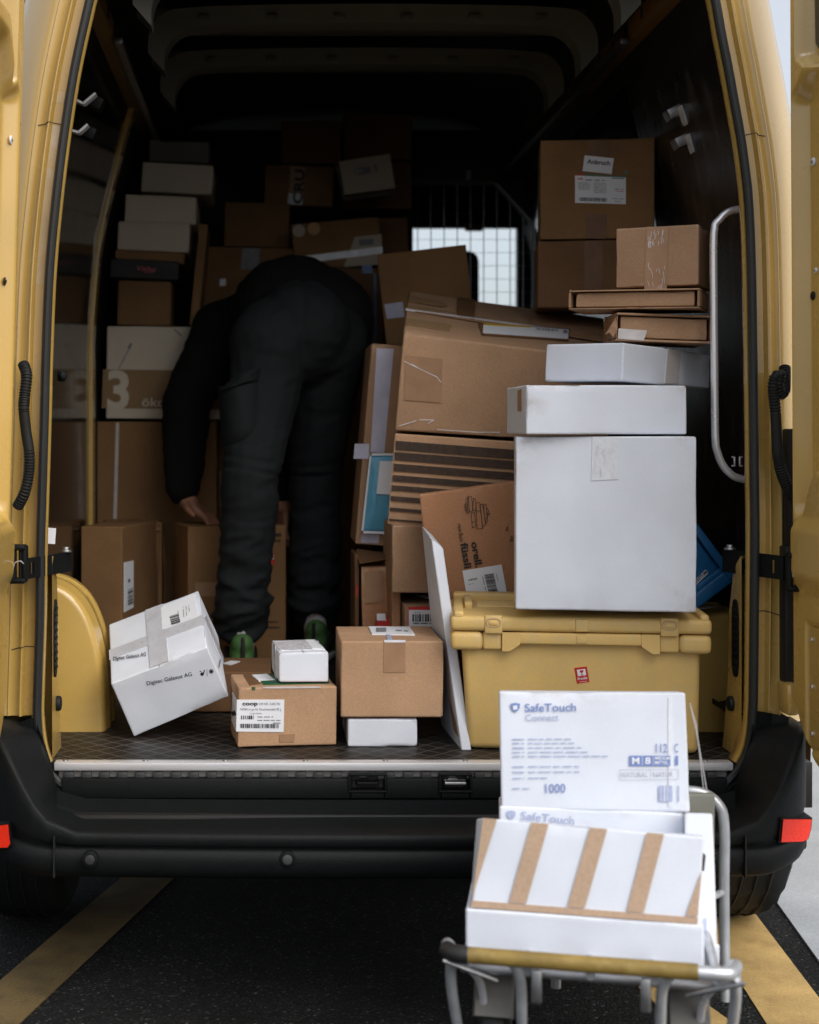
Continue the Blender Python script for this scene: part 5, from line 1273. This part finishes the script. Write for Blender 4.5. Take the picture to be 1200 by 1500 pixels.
dk2 = carton('dark_box', 'dark brown box low behind the worker legs', bx(428, 545, 522, 820, 5.24, .25, drop=to_floor(820, 5.24)), 'kraft_dark_shaded', 'box', LOAD)
dk3 = carton('dark_box', 'very dim brown box at the top of the load, left of the middle', bx(412, 500, 176, 240, 5.55, .22), 'kraft_dark_shaded', 'box', LOAD)
dk4 = carton('dark_box', 'very dim brown box at the top of the load, beneath the roof', bx(503, 604, 166, 234, 5.55, .22, roll=1), 'kraft_dark_shaded', 'box', LOAD)
tg = MB(); tg.box(P(75, 785, 3.29), (.020, .002, .036), Matrix.Rotation(R(4), 3, 'Y'), 0); tg.build('paper_tag', 'paper', van, False)

# ---------------------------------------------------------------- worker
def capsule(mb, p, q, r0, r1, n=14, flat=None):
    p, q = Vector(p), Vector(q); ax = (q - p); L = ax.length; ax = ax.normalized() if L > 1e-6 else Vector((0, 0, 1))
    u = (flat - ax * flat.dot(ax)).normalized() if flat else ax.orthogonal().normalized(); w = ax.cross(u)
    k = .62 if flat else 1.
    rings = []
    for t in lin(-math.pi / 2, 0, 5): rings.append((p + ax * r0 * math.sin(t), max(r0 * math.cos(t), .0004)))
    for t in lin(0, math.pi / 2, 5): rings.append((q + ax * r1 * math.sin(t), max(r1 * math.cos(t), .0004)))
    vs = [c + (u * math.cos(2 * math.pi * i / n) * k + w * math.sin(2 * math.pi * i / n)) * r for c, r in rings for i in range(n)]
    fs = [(a * n + i, a * n + (i + 1) % n, (a + 1) * n + (i + 1) % n, (a + 1) * n + i) for a in range(len(rings) - 1) for i in range(n)]
    fs += [tuple(reversed(range(n))), tuple(range((len(rings) - 1) * n, len(rings) * n))]
    mb.add(vs, fs)
def fuse(name, mb, m, voxel, parent=None, origin=None, smooth=6, wrinkle=None):
    """melts the overlapping shapes into one continuous skin"""
    me = D.meshes.new(name); me.from_pydata(mb.v, [], mb.f); o = D.objects.new(name, me); COL.objects.link(o)
    rm = o.modifiers.new('r', 'REMESH'); rm.mode = 'VOXEL'; rm.voxel_size = voxel
    sm = o.modifiers.new('s', 'SMOOTH'); sm.factor = .5; sm.iterations = smooth
    bpy.context.view_layer.update()
    e = o.evaluated_get(bpy.context.evaluated_depsgraph_get()); t = e.to_mesh()
    V = [v.co.copy() for v in t.vertices]; Nn = [v.normal.copy() for v in t.vertices]; Fs = [tuple(p.vertices) for p in t.polygons]
    D.objects.remove(o)
    if wrinkle: V = [v + n * wrinkle(v) for v, n in zip(V, Nn)]
    return mk(name, V, Fs, m, parent, origin, True, None)
pel = P(443, 480, 4.36); hipL, hipR = P(397, 512, 4.33), P(478, 512, 4.46)
knL, knR = P(368, 690, 4.24), P(462, 690, 4.58)
anL, anR = P(355, 925, 4.30), P(462, 905, 4.62)
sp1, sp2, sp3 = P(440, 462, 4.55), P(418, 462, 4.80), P(408, 470, 4.98)
shL, shR = P(322, 482, 4.92), P(496, 482, 4.95)
elL, wrL = P(272, 596, 4.80), P(268, 722, 4.70)
elR, wrR = P(478, 610, 4.85), P(417, 722, 4.72)
nk, hd = P(405, 520, 5.12), P(404, 575, 5.15)
ped = empty('person', P(420, FY(4.3), 4.3), 'person in black jumper and dark cargo trousers bending over inside the van', 'person')
b = MB()
for s in (-1, 1):
    pass
capsule(b, pel, sp1, .115, .12); capsule(b, sp1, sp2, .13, .15); capsule(b, sp2, sp3, .15, .11)
capsule(b, sp3, nk, .065, .058); capsule(b, nk, hd, .075, .092); capsule(b, hd + Vector((0, -.015, -.02)), hd + Vector((0, -.03, -.07)), .085, .06)
capsule(b, hd + Vector((0, -.10, -.01)), hd + Vector((0, -.115, -.035)), .012, .016)                 # nose
for s in (-1, 1): capsule(b, hd + Vector((s * .088, 0, .0)), hd + Vector((s * .093, .005, -.035)), .014, .012)
for hp, kn, an in ((hipL, knL, anL), (hipR, knR, anR)):
    capsule(b, hp, kn, .085, .058); capsule(b, kn, kn * .6 + an * .4 + Vector((0, .01, 0)), .058, .056); capsule(b, kn * .6 + an * .4, an, .056, .036); capsule(b, an, an + Vector((0, 0, -.07)), .038, .036); capsule(b, an + Vector((0, .0, -.08)), an + Vector((0, .16, -.10)), .036, .028)
for sh, el, wr in ((shL, elL, wrL), (shR, elR, wrR)):
    capsule(b, sp2 * .5 + sp3 * .5, sh, .08, .062); capsule(b, sh, el, .055, .042); capsule(b, el, wr, .042, .029)
def hand(b, wr, fwd, side_, spread):
    """palm on the box, four bent fingers over the edge, the thumb from the palm's side"""
    fwd = fwd.normalized(); sd = (side_ - fwd * side_.dot(fwd)).normalized(); dn = fwd.cross(sd); dn = dn if dn.z < 0 else -dn
    palm = wr + fwd * .05 + dn * .02
    capsule(b, wr, wr + fwd * .03 + dn * .01, .028, .030)
    for k in (-1.1, -.4, .35, 1.05): capsule(b, wr + fwd * .02 + sd * .014 * k + dn * .006, wr + fwd * .085 + sd * .020 * k + dn * .022, .016, .0125)
    for k, L in ((-1.5, .066), (-.5, .080), (.5, .084), (1.5, .074)):
        a = wr + fwd * .085 + sd * .0155 * k + dn * .022; f1 = (fwd + sd * k * spread).normalized()
        c = a + f1 * L * .42 + dn * .004; e = c + (f1 * .75 + dn * .55).normalized() * L * .33; g = e + (f1 * .4 + dn * .9).normalized() * L * .26
        capsule(b, a, c, .0102, .0092, 10); capsule(b, c, e, .0092, .0085, 10); capsule(b, e, g, .0085, .0072, 10)
    a = wr + fwd * .03 - sd * .026 + dn * .014; c = a + (fwd * .6 - sd * .8 + dn * .1).normalized() * .040; e = c + (fwd * .9 - sd * .35 + dn * .2).normalized() * .034
    capsule(b, a, c, .0145, .0115, 10); capsule(b, c, e, .0115, .0085, 10)
zh = t37.location.z
hand(b, wrL + Vector((0, 0, -.012)), Vector((.80, -.30, -.36)), Vector((.3, .9, 0)), .16)
hand(b, wrR + Vector((0, 0, -.012)), Vector((-.25, -.3, -.8)), Vector((.3, -.9, 0)), .10)
body = fuse('body', b, 'skin', .0052, ped, None, 3)
# face: eyes and mouth, looking down into the load
for s in (-1, 1):
    q = MB(); q.disc(hd + Vector((s * .032, -.088, -.012)), (0, -1, 0), .009, .006, 12, .002); q.build('eye', 'paper', body)
q = MB(); q.box(hd + Vector((0, -.088, -.075)), (.045, .012, .010), None, .004); q.build('mouth', 'kraft_red', body)
b = MB(); capsule(b, hd + Vector((0, .02, .02)), hd + Vector((0, .035, -.02)), .092, .088); fuse('hair', b, 'hair', .008, ped, None, 3, lambda v: .004 * noise.noise(v * 60))
# trousers
b = MB()
capsule(b, hipL + Vector((.01, 0, .02)), hipR + Vector((-.01, 0, .02)), .135, .140); capsule(b, pel + Vector((0, .0, .0)), pel + Vector((0, .1, .0)), .145, .14)
for hp, kn, an, sx_ in ((hipL, knL, anL, -1), (hipR, knR, anR, 1)):
    bt_ = an + Vector((0, .01, .045)); m1 = hp * .45 + kn * .55
    capsule(b, hp, m1, .122, .098); capsule(b, m1, kn, .098, .084); capsule(b, kn, kn * .5 + bt_ * .5, .084, .080); capsule(b, kn * .5 + bt_ * .5, bt_ + Vector((0, 0, .02)), .080, .072)
    capsule(b, kn * .5 + bt_ * .5 + Vector((0, .02, 0)), bt_ + Vector((0, .02, .0)), .07, .078)
def wr_t(v):
    d = 0.
    fz = sst(1.25, .62, v.z)
    a = noise.noise(Vector((v.x * 5 + v.z * 9, v.y * 5, v.z * 14))) ; d += .011 * a * (.35 + fz)
    a = noise.noise(Vector((v.x * 11 - v.z * 6, v.y * 11, v.z * 24 + 4))); d += .009 * (1 - abs(a) * 2.2) * (.35 + .8 * fz)
    for k, zc_ in enumerate((.70, .745, .80, .86)):
        zz = v.z - zc_ - .03 * math.sin(v.x * 19 + k * 2) - .02 * noise.noise(v * 9); d += .010 * math.exp(-(zz / .012) ** 2) * (1 - .15 * k)
    zk = 1.155 - .02 * math.sin(v.x * 12)
    d -= .006 * math.exp(-((v.z - zk) / .005) ** 2) + .004 * math.exp(-((v.z - zk - .03) / .004) ** 2)
    d -= .006 * math.exp(-((v.x - pel.x) / .012) ** 2) * sst(1.35, 1.5, v.z) * (v.y < 4.4)
    return d
tr_ = fuse('trousers', b, 'cloth_dark', .0075, ped, None, 4, wr_t)
# cargo pocket with its flap on the left thigh
def patch(name, q4, Y, th, m, parent, seed):
    A = [P(x, y, Y) for x, y in q4]; V, Fs = [], []; n = 10
    for s in (0, 1):
        for j in range(n + 1):
            for i in range(n + 1):
                u, v = i / n, j / n; p = (A[3] * (1 - u) + A[2] * u) * (1 - v) + (A[0] * (1 - u) + A[1] * u) * v
                bend = .055 * (2 * u - 1.1) ** 2; e = min(1, min(u, 1 - u, v, 1 - v) * 7)
                V.append(p + Vector((0, bend + (s * .03 if s else -th * e ** .5 - .004 * noise.noise(Vector((u * 5, v * 5, seed)))), 0)))
    k = (n + 1) ** 2
    for j in range(n):
        for i in range(n):
            f = (j * (n + 1) + i, j * (n + 1) + i + 1, (j + 1) * (n + 1) + i + 1, (j + 1) * (n + 1) + i); Fs += [f, tuple(k + c for c in reversed(f))]
    return mk(name, V, Fs, m, parent, None, True, None)
pc = patch('cargo_pocket', [(324, 656), (386, 634), (381, 552), (318, 566)], 4.175, .016, 'cloth_dark', tr_, 3)
patch('pocket_flap', [(316, 575), (382, 557), (384, 535), (340, 552)], 4.168, .018, 'cloth_dark', pc, 9)
# jumper
b = MB()
capsule(b, sp1 + Vector((-.03, .03, 0)), sp1 + Vector((.07, .03, -.01)), .172, .165); capsule(b, sp1 + Vector((-.02, .03, .01)), sp2, .185, .185); capsule(b, sp1 + Vector((.06, .03, -.01)), sp2 + Vector((.05, 0, 0)), .17, .18); capsule(b, sp2, sp3, .185, .13)
capsule(b, sp3, nk * .6 + sp3 * .4, .10, .08)
for sh, el, wr in ((shL, elL, wrL), (shR, elR, wrR)):
    w_ = wr + (el - wr).normalized() * .015
    capsule(b, sp2 * .5 + sp3 * .5, sh, .14, .095); capsule(b, sh, el, .095, .080); capsule(b, el, el * .3 + w_ * .7, .080, .066); capsule(b, el * .3 + w_ * .7, w_, .066, .052)
def wr_j(v):
    return .006 * noise.noise(Vector((v.x * 9, v.y * 9, v.z * 15))) + .004 * (1 - 2 * abs(noise.noise(Vector((v.x * 16 + 3, v.y * 16, v.z * 26)))))
jm = fuse('jumper', b, 'cloth_black', .0085, ped, None, 5, wr_j)
# shoes
for an, lab in ((anL, 'left'), (anR, 'right')):
    f0 = Vector((an.x, an.y - .035, FZ)); b = MB(); fw = Vector((-.08 if lab == 'left' else .25, 1, 0)).normalized(); sd = Vector((fw.y, -fw.x, 0))
    capsule(b, f0 + Vector((0, 0, .045)), f0 + fw * .2 + Vector((0, 0, .04)), .040, .036); capsule(b, f0 + fw * .01 + Vector((0, 0, .075)), f0 + fw * .1 + Vector((0, 0, .06)), .038, .036)
    capsule(b, f0 + Vector((0, 0, .105)), f0 + fw * .03 + Vector((0, 0, .09)), .034, .036); capsule(b, f0 + fw * .12 + sd * .01 + Vector((0, 0, .04)), f0 + fw * .22 + Vector((0, 0, .036)), .044, .034)
    so = fuse('shoe', b, 'shoe_green', .006, ped, None, 4)
    q = MB(); q.add([], []); 
    b = MB(); capsule(b, f0 + Vector((0, 0, .014)), f0 + fw * .22 + Vector((0, 0, .012)), .046, .046); 
    b.v = [Vector((v.x, v.y, min(max(v.z, FZ + .001), FZ + .026))) for v in b.v]; fuse('sole', b, 'paper', .005, so, None, 2)
    b = MB(); capsule(b, f0 - fw * .036 + Vector((0, 0, .05)), f0 - fw * .030 + Vector((0, 0, .125)), .007, .006, 8); capsule(b, f0 - fw * .02 + sd * .036 + Vector((0, 0, .05)), f0 + fw * .10 + sd * .040 + Vector((0, 0, .075)), .010, .012, 8); capsule(b, f0 - fw * .02 - sd * .036 + Vector((0, 0, .03)), f0 + fw * .10 - sd * .040 + Vector((0, 0, .075)), .010, .012, 8)
    b.build('shoe_trim', 'grip_black', so)
    b = MB(); capsule(b, an + Vector((0, -.004, -.03)), an + Vector((0, .0, .03)), .037, .037); b.build('sock', 'sock', ped)

# ---------------------------------------------------------------- trolley and its parcels
TG = 'parcels on the trolley'
th = R(-12); ux, uy = Vector((math.cos(th), math.sin(th), 0)), Vector((-math.sin(th), math.cos(th), 0)); O = Vector((.520, 2.31, 0))
def T(x, y, z): return O + ux * x + uy * y + Vector((0, 0, z))
tl = empty('hand_trolley', T(0, .3, 0), 'steel tube hand trolley with a yellow foam bar, loaded with white parcels', 'trolley')
tube = lambda name, pts, r, m, par, step=.01: MB().tube(catmull([T(*p) for p in pts], step), r, 12).build(name, m, par)
zb_ = .424
tube('front_bar', [(-.227, .055, zb_ - .012), (-.232, .04, zb_), (-.222, .012, zb_), (-.195, 0, zb_), (0, 0, zb_), (.19, 0, zb_), (.216, .012, zb_), (.226, .04, zb_), (.221, .055, zb_ - .012)], .0112, 'trolley_tube', tl)
tube('foam_grip', [(-.195, 0, zb_), (-.1, 0, zb_), (0, -.001, zb_), (.08, 0, zb_), (.165, 0, zb_)], .0132, 'foam_grip', tl)
tube('bar_cap', [(-.232, .02, zb_), (-.215, .002, zb_), (-.196, 0, zb_)], .0145, 'grip_black', tl)
b = MB(); b.box(T(0, .26, zb_ - .035), (.42, .46, .012), Matrix.Rotation(th, 3, 'Z'), .003)
dk_ = b.build('deck', 'steel_dull', tl)
for k in range(5):
    tube('deck_tube', [(-.2 + .1 * k, .015, zb_ - .024), (-.2 + .1 * k, .25, zb_ - .024), (-.2 + .1 * k, .5, zb_ - .024)], .008, 'trolley_tube', dk_, .1)
for s in (-1, 1):
    tube('leg', [(s * .224, .03, zb_ - .006), (s * .226, .06, .34), (s * .205, .12, .16), (s * .20, .14, .05)], .0092, 'trolley_tube', tl)
    tube('leg', [(s * .125, .01, zb_ - .01), (s * .112, .02, .385), (s * .11, .04, .30), (s * .11, .10, .16), (s * .12, .14, .06)], .009, 'trolley_tube', tl)
    tube('brace', [(s * .236, .0, zb_ - .012), (s * .19, .01, zb_ - .03), (s * .15, .03, zb_ - .05)], .0035, 'steel_dull', tl)
    tube('brace', [(s * .225, .02, zb_ - .012), (s * .18, .06, .36), (s * .175, .10, .25)], .007, 'steel', tl)
    b = MB(); b.box(T(s * .085 - .0, -.002, zb_ - .042), (.017, .010, .055), Matrix.Rotation(th, 3, 'Z'), .004); b.build('hanging_tab', 'steel_dull', tl)
    # large wheel on an axle
    wc = T(s * .158, .22, .19); b = MB()
    n = 40; R0, w_ = .185, .028
    pf = [(-w_, R0 - .05), (-w_ * .95, R0 - .015), (-w_ * .6, R0 - .003), (0, R0), (w_ * .6, R0 - .003), (w_ * .95, R0 - .015), (w_, R0 - .05)]; V, Fs = [], []
    for k in range(n):
        t = 2 * math.pi * k / n
        for x, r_ in pf: V.append(wc + ux * x + (uy * math.cos(t) + Vector((0, 0, math.sin(t)))) * r_)
    for a in range(n):
        for c in range(6): Fs.append((a * 7 + c, a * 7 + c + 1, ((a + 1) % n) * 7 + c + 1, ((a + 1) % n) * 7 + c))
    wh = mk('wheel', V, Fs, 'rubber', tl, None, True, 40)
    b = MB(); b.disc(wc - ux * .02, ux, .136, .04, 28, .004); b.build('rim', 'guard_grey', wh)
    b = MB(); b.disc(wc - ux * .035, ux, .02, .07, 16, .003); b.build('hub', 'steel', wh)
    b = MB(); V, Fs = [], []
    for k in range(13):
        t = R(35 + 110 * k / 12)
        for x in (-.034, -.03, .03, .034): V.append(wc + ux * x + (uy * -math.cos(t) + Vector((0, 0, math.sin(t)))) * (R0 + (.012 if abs(x) < .033 else .002)))
    for a in range(12):
        for c in range(3): Fs.append((a * 4 + c, a * 4 + c + 1, a * 4 + c + 5, a * 4 + c + 4))
    b.add(V, Fs); b.build('mudguard', 'guard_grey', wh)
b = MB(); b.tube([T(-.2, .22, .19), T(.2, .22, .19)], .009, 10); b.build('axle', 'steel', tl)
yl = .50
lx, lz = .254, .588
tube('loop_handle', [(-.06, yl - .02, .20), (-.06, yl, .4), (-.06, yl, lz - .06), (-.048, yl, lz - .02), (-.015, yl, lz), (.06, yl, lz), (.15, yl, lz), (lx - .045, yl, lz), (lx - .012, yl, lz - .02), (lx, yl, lz - .06), (lx, yl, .4), (lx, yl - .02, .20)], .0098, 'trolley_tube', tl)
for s in (-.06, lx):
    tube('handle_brace', [(s, yl, .40), (s * .9, yl - .03, .398), (s * .8, yl - .06, .392)], .007, 'trolley_tube', tl, .02)
# parcels
ft = carton('flat_box', 'flat white box on the trolley, under the striped box', bx(686, 1022, 1343, 1410, 2.40, .26, yaw=-12), 'board_white', 'box', TG)
yb0, yb1 = 2.405, 2.43
strp = carton('striped_box', 'flat white box with slanted brown stripes, leaning on the trolley', flat8([P(690, 1329, yb0 + .04), P(708, 1197, yb1 + .04), P(688, 1322, yb0 + .08), P(697, 1199, yb1 + .075), P(1022, 1354, yb0 - .04), P(1033, 1226, yb1 - .04), P(1021, 1344, yb0 + .0), P(1030, 1222, yb1 - .005)]), 'board_white', 'box', TG, r=.003)
A_, B_, C_, D_ = (690, 1329), (1022, 1354), (1033, 1226), (708, 1197)
uv = lambda u, v: mixq(mixq(A_, B_, u), mixq(D_, C_, u), v)
decal(strp, 'front', [uv(0, 0), uv(1, 0), uv(1, .075), uv(0, .075)], 'ink_tan', 'brown_edge')
for u0, u1, du in ((.175, .235 + .015, .09), (.51 - .16, .575 - .155, .0), (0, 0, 0)): pass
for ub, ut, w_ in ((.163, .218, .16 / 2.1), (.422, .482, .16 / 2.1), (.683, .738, .16 / 2.1)):
    pr = Print(strp, 'front'); pr.quad(uv(ub, .085), uv(ub + w_, .085), uv(ut + w_ * 1.02, .99), uv(ut, .99)); pr.build('printed_stripe', 'ink_tan', strp)
for q_ in ([uv(.0, .1), uv(.0, .99), uv(.063, .99)], [uv(.945, .085), uv(.998, .085), uv(.998, .62)]): pr = Print(strp, 'front'); pr.quad(*q_); pr.build('printed_stripe', 'ink_tan', strp)
q = MB(); q.box(P(1029, 1262, 2.50), (.004, .02, .028), Matrix.Rotation(R(6), 3, 'Y'), .001); q.build('dark_mark', 'ink_brown', strp)
zlow = .405
stl = carton('glove_box', 'lower white glove box printed SafeTouch, mostly hidden by the striped box', bx_on(734, 1000, 1189, 2.645, zlow, .16, yaw=-9, pitch=-8), 'board_white', 'box', TG)
stu = carton('glove_box', 'upper white glove box printed SafeTouch Connect 1000, on top of the trolley stack', [[[p + Vector((0, 0, 0)) for p in r_] for r_ in c_] for c_ in bx_on(737, 1006, 1016, 2.67, zlow + (VY + (EYE - zlow) * F / 2.68 - 1189) * 2.68 / F + .003, .13, yaw=-9, roll=-1.2, pitch=-9)], 'board_white', 'box', TG)
def shield(pr, x, y, s):
    pr.quad((x, y - 6 * s), (x + 7 * s, y - 4.5 * s), (x + 6.5 * s, y + 2 * s), (x + 3 * s, y + 6 * s), (x, y + 8 * s), (x - 3 * s, y + 6 * s), (x - 6.5 * s, y + 2 * s), (x - 7 * s, y - 4.5 * s)); return pr
lg = shield(Print(stu, 'front'), 755, 1035.5, 1).build('logo', 'ink_blue', stu)
Print(stu, 'front', .0026).quad((751.5, 1034), (758, 1033), (758, 1039), (752, 1040)).build('logo_gap', 'board_white', lg)
Print(stu, 'front').text('SafeTouch', (769, 1042.5), (844, 1041.5), 11.5, .010).text('1000', (799, 1161.5), (828.5, 1161), 13, .006).text('112', (961, 1102), (977.5, 1102), 12.5, .004).text('C', (988, 1102), (993.5, 1102), 12.5, .004).build('lettering', 'ink_blue', stu)
Print(stu, 'front').text('Connect', (770, 1056), (819, 1055.3), 9.5).build('lettering', 'ink_blue_pale', stu)
bo = Print(stu, 'front').rect(922, 1107, 982, 1122).rect(989.5, 1107, 993.5, 1121).build('size_block', 'ink_blue', stu)
Print(stu, 'front', .0026).text('M', (926, 1119), (936.5, 1119), 9.5, .02).text('8', (945, 1119), (953, 1119), 9.5, .02).text('MEDIUM', (959.5, 1113), (981, 1113), 4.6, .02).text('MITTEL', (959.5, 1119.5), (979, 1119.5), 4.6, .02).line([(941, 1108), (941, 1121)], .6).line([(957, 1108), (957, 1121)], .6).build('lettering', 'paper', bo)
pr = Print(stu, 'front').ring([(908, 1127.5), (994, 1127), (994, 1141.5), (908, 1142.5)], .0); pr.line([(908, 1127.5), (994, 1127), (994, 1141.5), (908, 1142.5), (908, 1127.5)], .6).line([(953, 1127.5), (953, 1142)], .6).text('NATURAL', (911, 1138.5), (949, 1138), 7.2).text('NATUR', (957, 1138), (986, 1137.6), 7.2).build('lettering', 'ink_pale', stu)
pr = Print(stu, 'front')
for k, (y, e) in enumerate(((1083, 837), (1089, 842), (1095.5, 852), (1102, 861), (1108, 891), (1123, 849), (1131, 849), (1140, 802), (1155, 776))):
    pr.words((751, y), (768, y), 3., k).words((774, y - .2), (e, y - .5), 2.6, 30 + k) if e > 790 else pr.words((751, y), (e, y), 3., k)
pr.build('small_print', 'ink_blue_pale', stu)
Print(stu, 'front').rect(965, 1151, 985, 1174).rect(993, 1151, 995, 1174).build('barcode', 'ink_blue_pale', stu)
Print(stu, 'front', .0026).rect(972.5, 1151, 974, 1174).rect(977, 1151, 977.8, 1174).rect(968, 1151, 968.6, 1174).build('barcode_gap', 'board_white', stu)
decal(stu, 'front', [(979, 1022), (984, 1022), (984, 1182), (979, 1182)], 'tape_white', 'packing_strap', .0006)
shield(Print(stl, 'front'), 749, 1193, .95).build('logo', 'ink_blue_pale', stl)
Print(stl, 'front').text('SafeTouch', (763, 1200), (841, 1208), 11.5, .010).build('lettering', 'ink_blue_pale', stl)
s1_ = carton('white_parcel', 'white upright parcel right of the glove boxes on the trolley', flat8([P(1006, 1398, 2.50), P(1001, 1190, 2.60), P(1006, 1392, 2.62), P(1001, 1189, 2.70), P(1052, 1384, 2.50), P(1045, 1191, 2.60), P(1049, 1380, 2.62), P(1043, 1190, 2.70)]), 'board_white', 'parcel', TG, n=5)
Print(s1_, 'front').rect(1031, 1345, 1035, 1370).build('barcode', 'ink_blue_pale', s1_)
s2_ = carton('grey_parcel', 'greyish plastic parcel standing behind the white upright parcel', bx(1004, 1049, 1163, 1395, 2.73, .05), 'board_grey', 'parcel', TG, n=5, crush=.01)
s3_ = carton('white_parcel', 'flat white parcel at the foot of the trolley loop handle', bx(1018, 1056, 1384, 1420, 2.46, .2), 'board_white', 'parcel', TG, n=5)
q = MB(); q.tube([P(1011, 1030, 2.70), P(1022, 1080, 2.72), P(1037, 1166, 2.76)], .0012, 6); q.build('packing_strap', 'strap', stu)
q = MB(); q.tube([P(1012, 1036, 2.72), P(1020, 1060, 2.72), P(1032, 1166, 2.77)], .0012, 6); q.build('packing_strap', 'strap', stu)
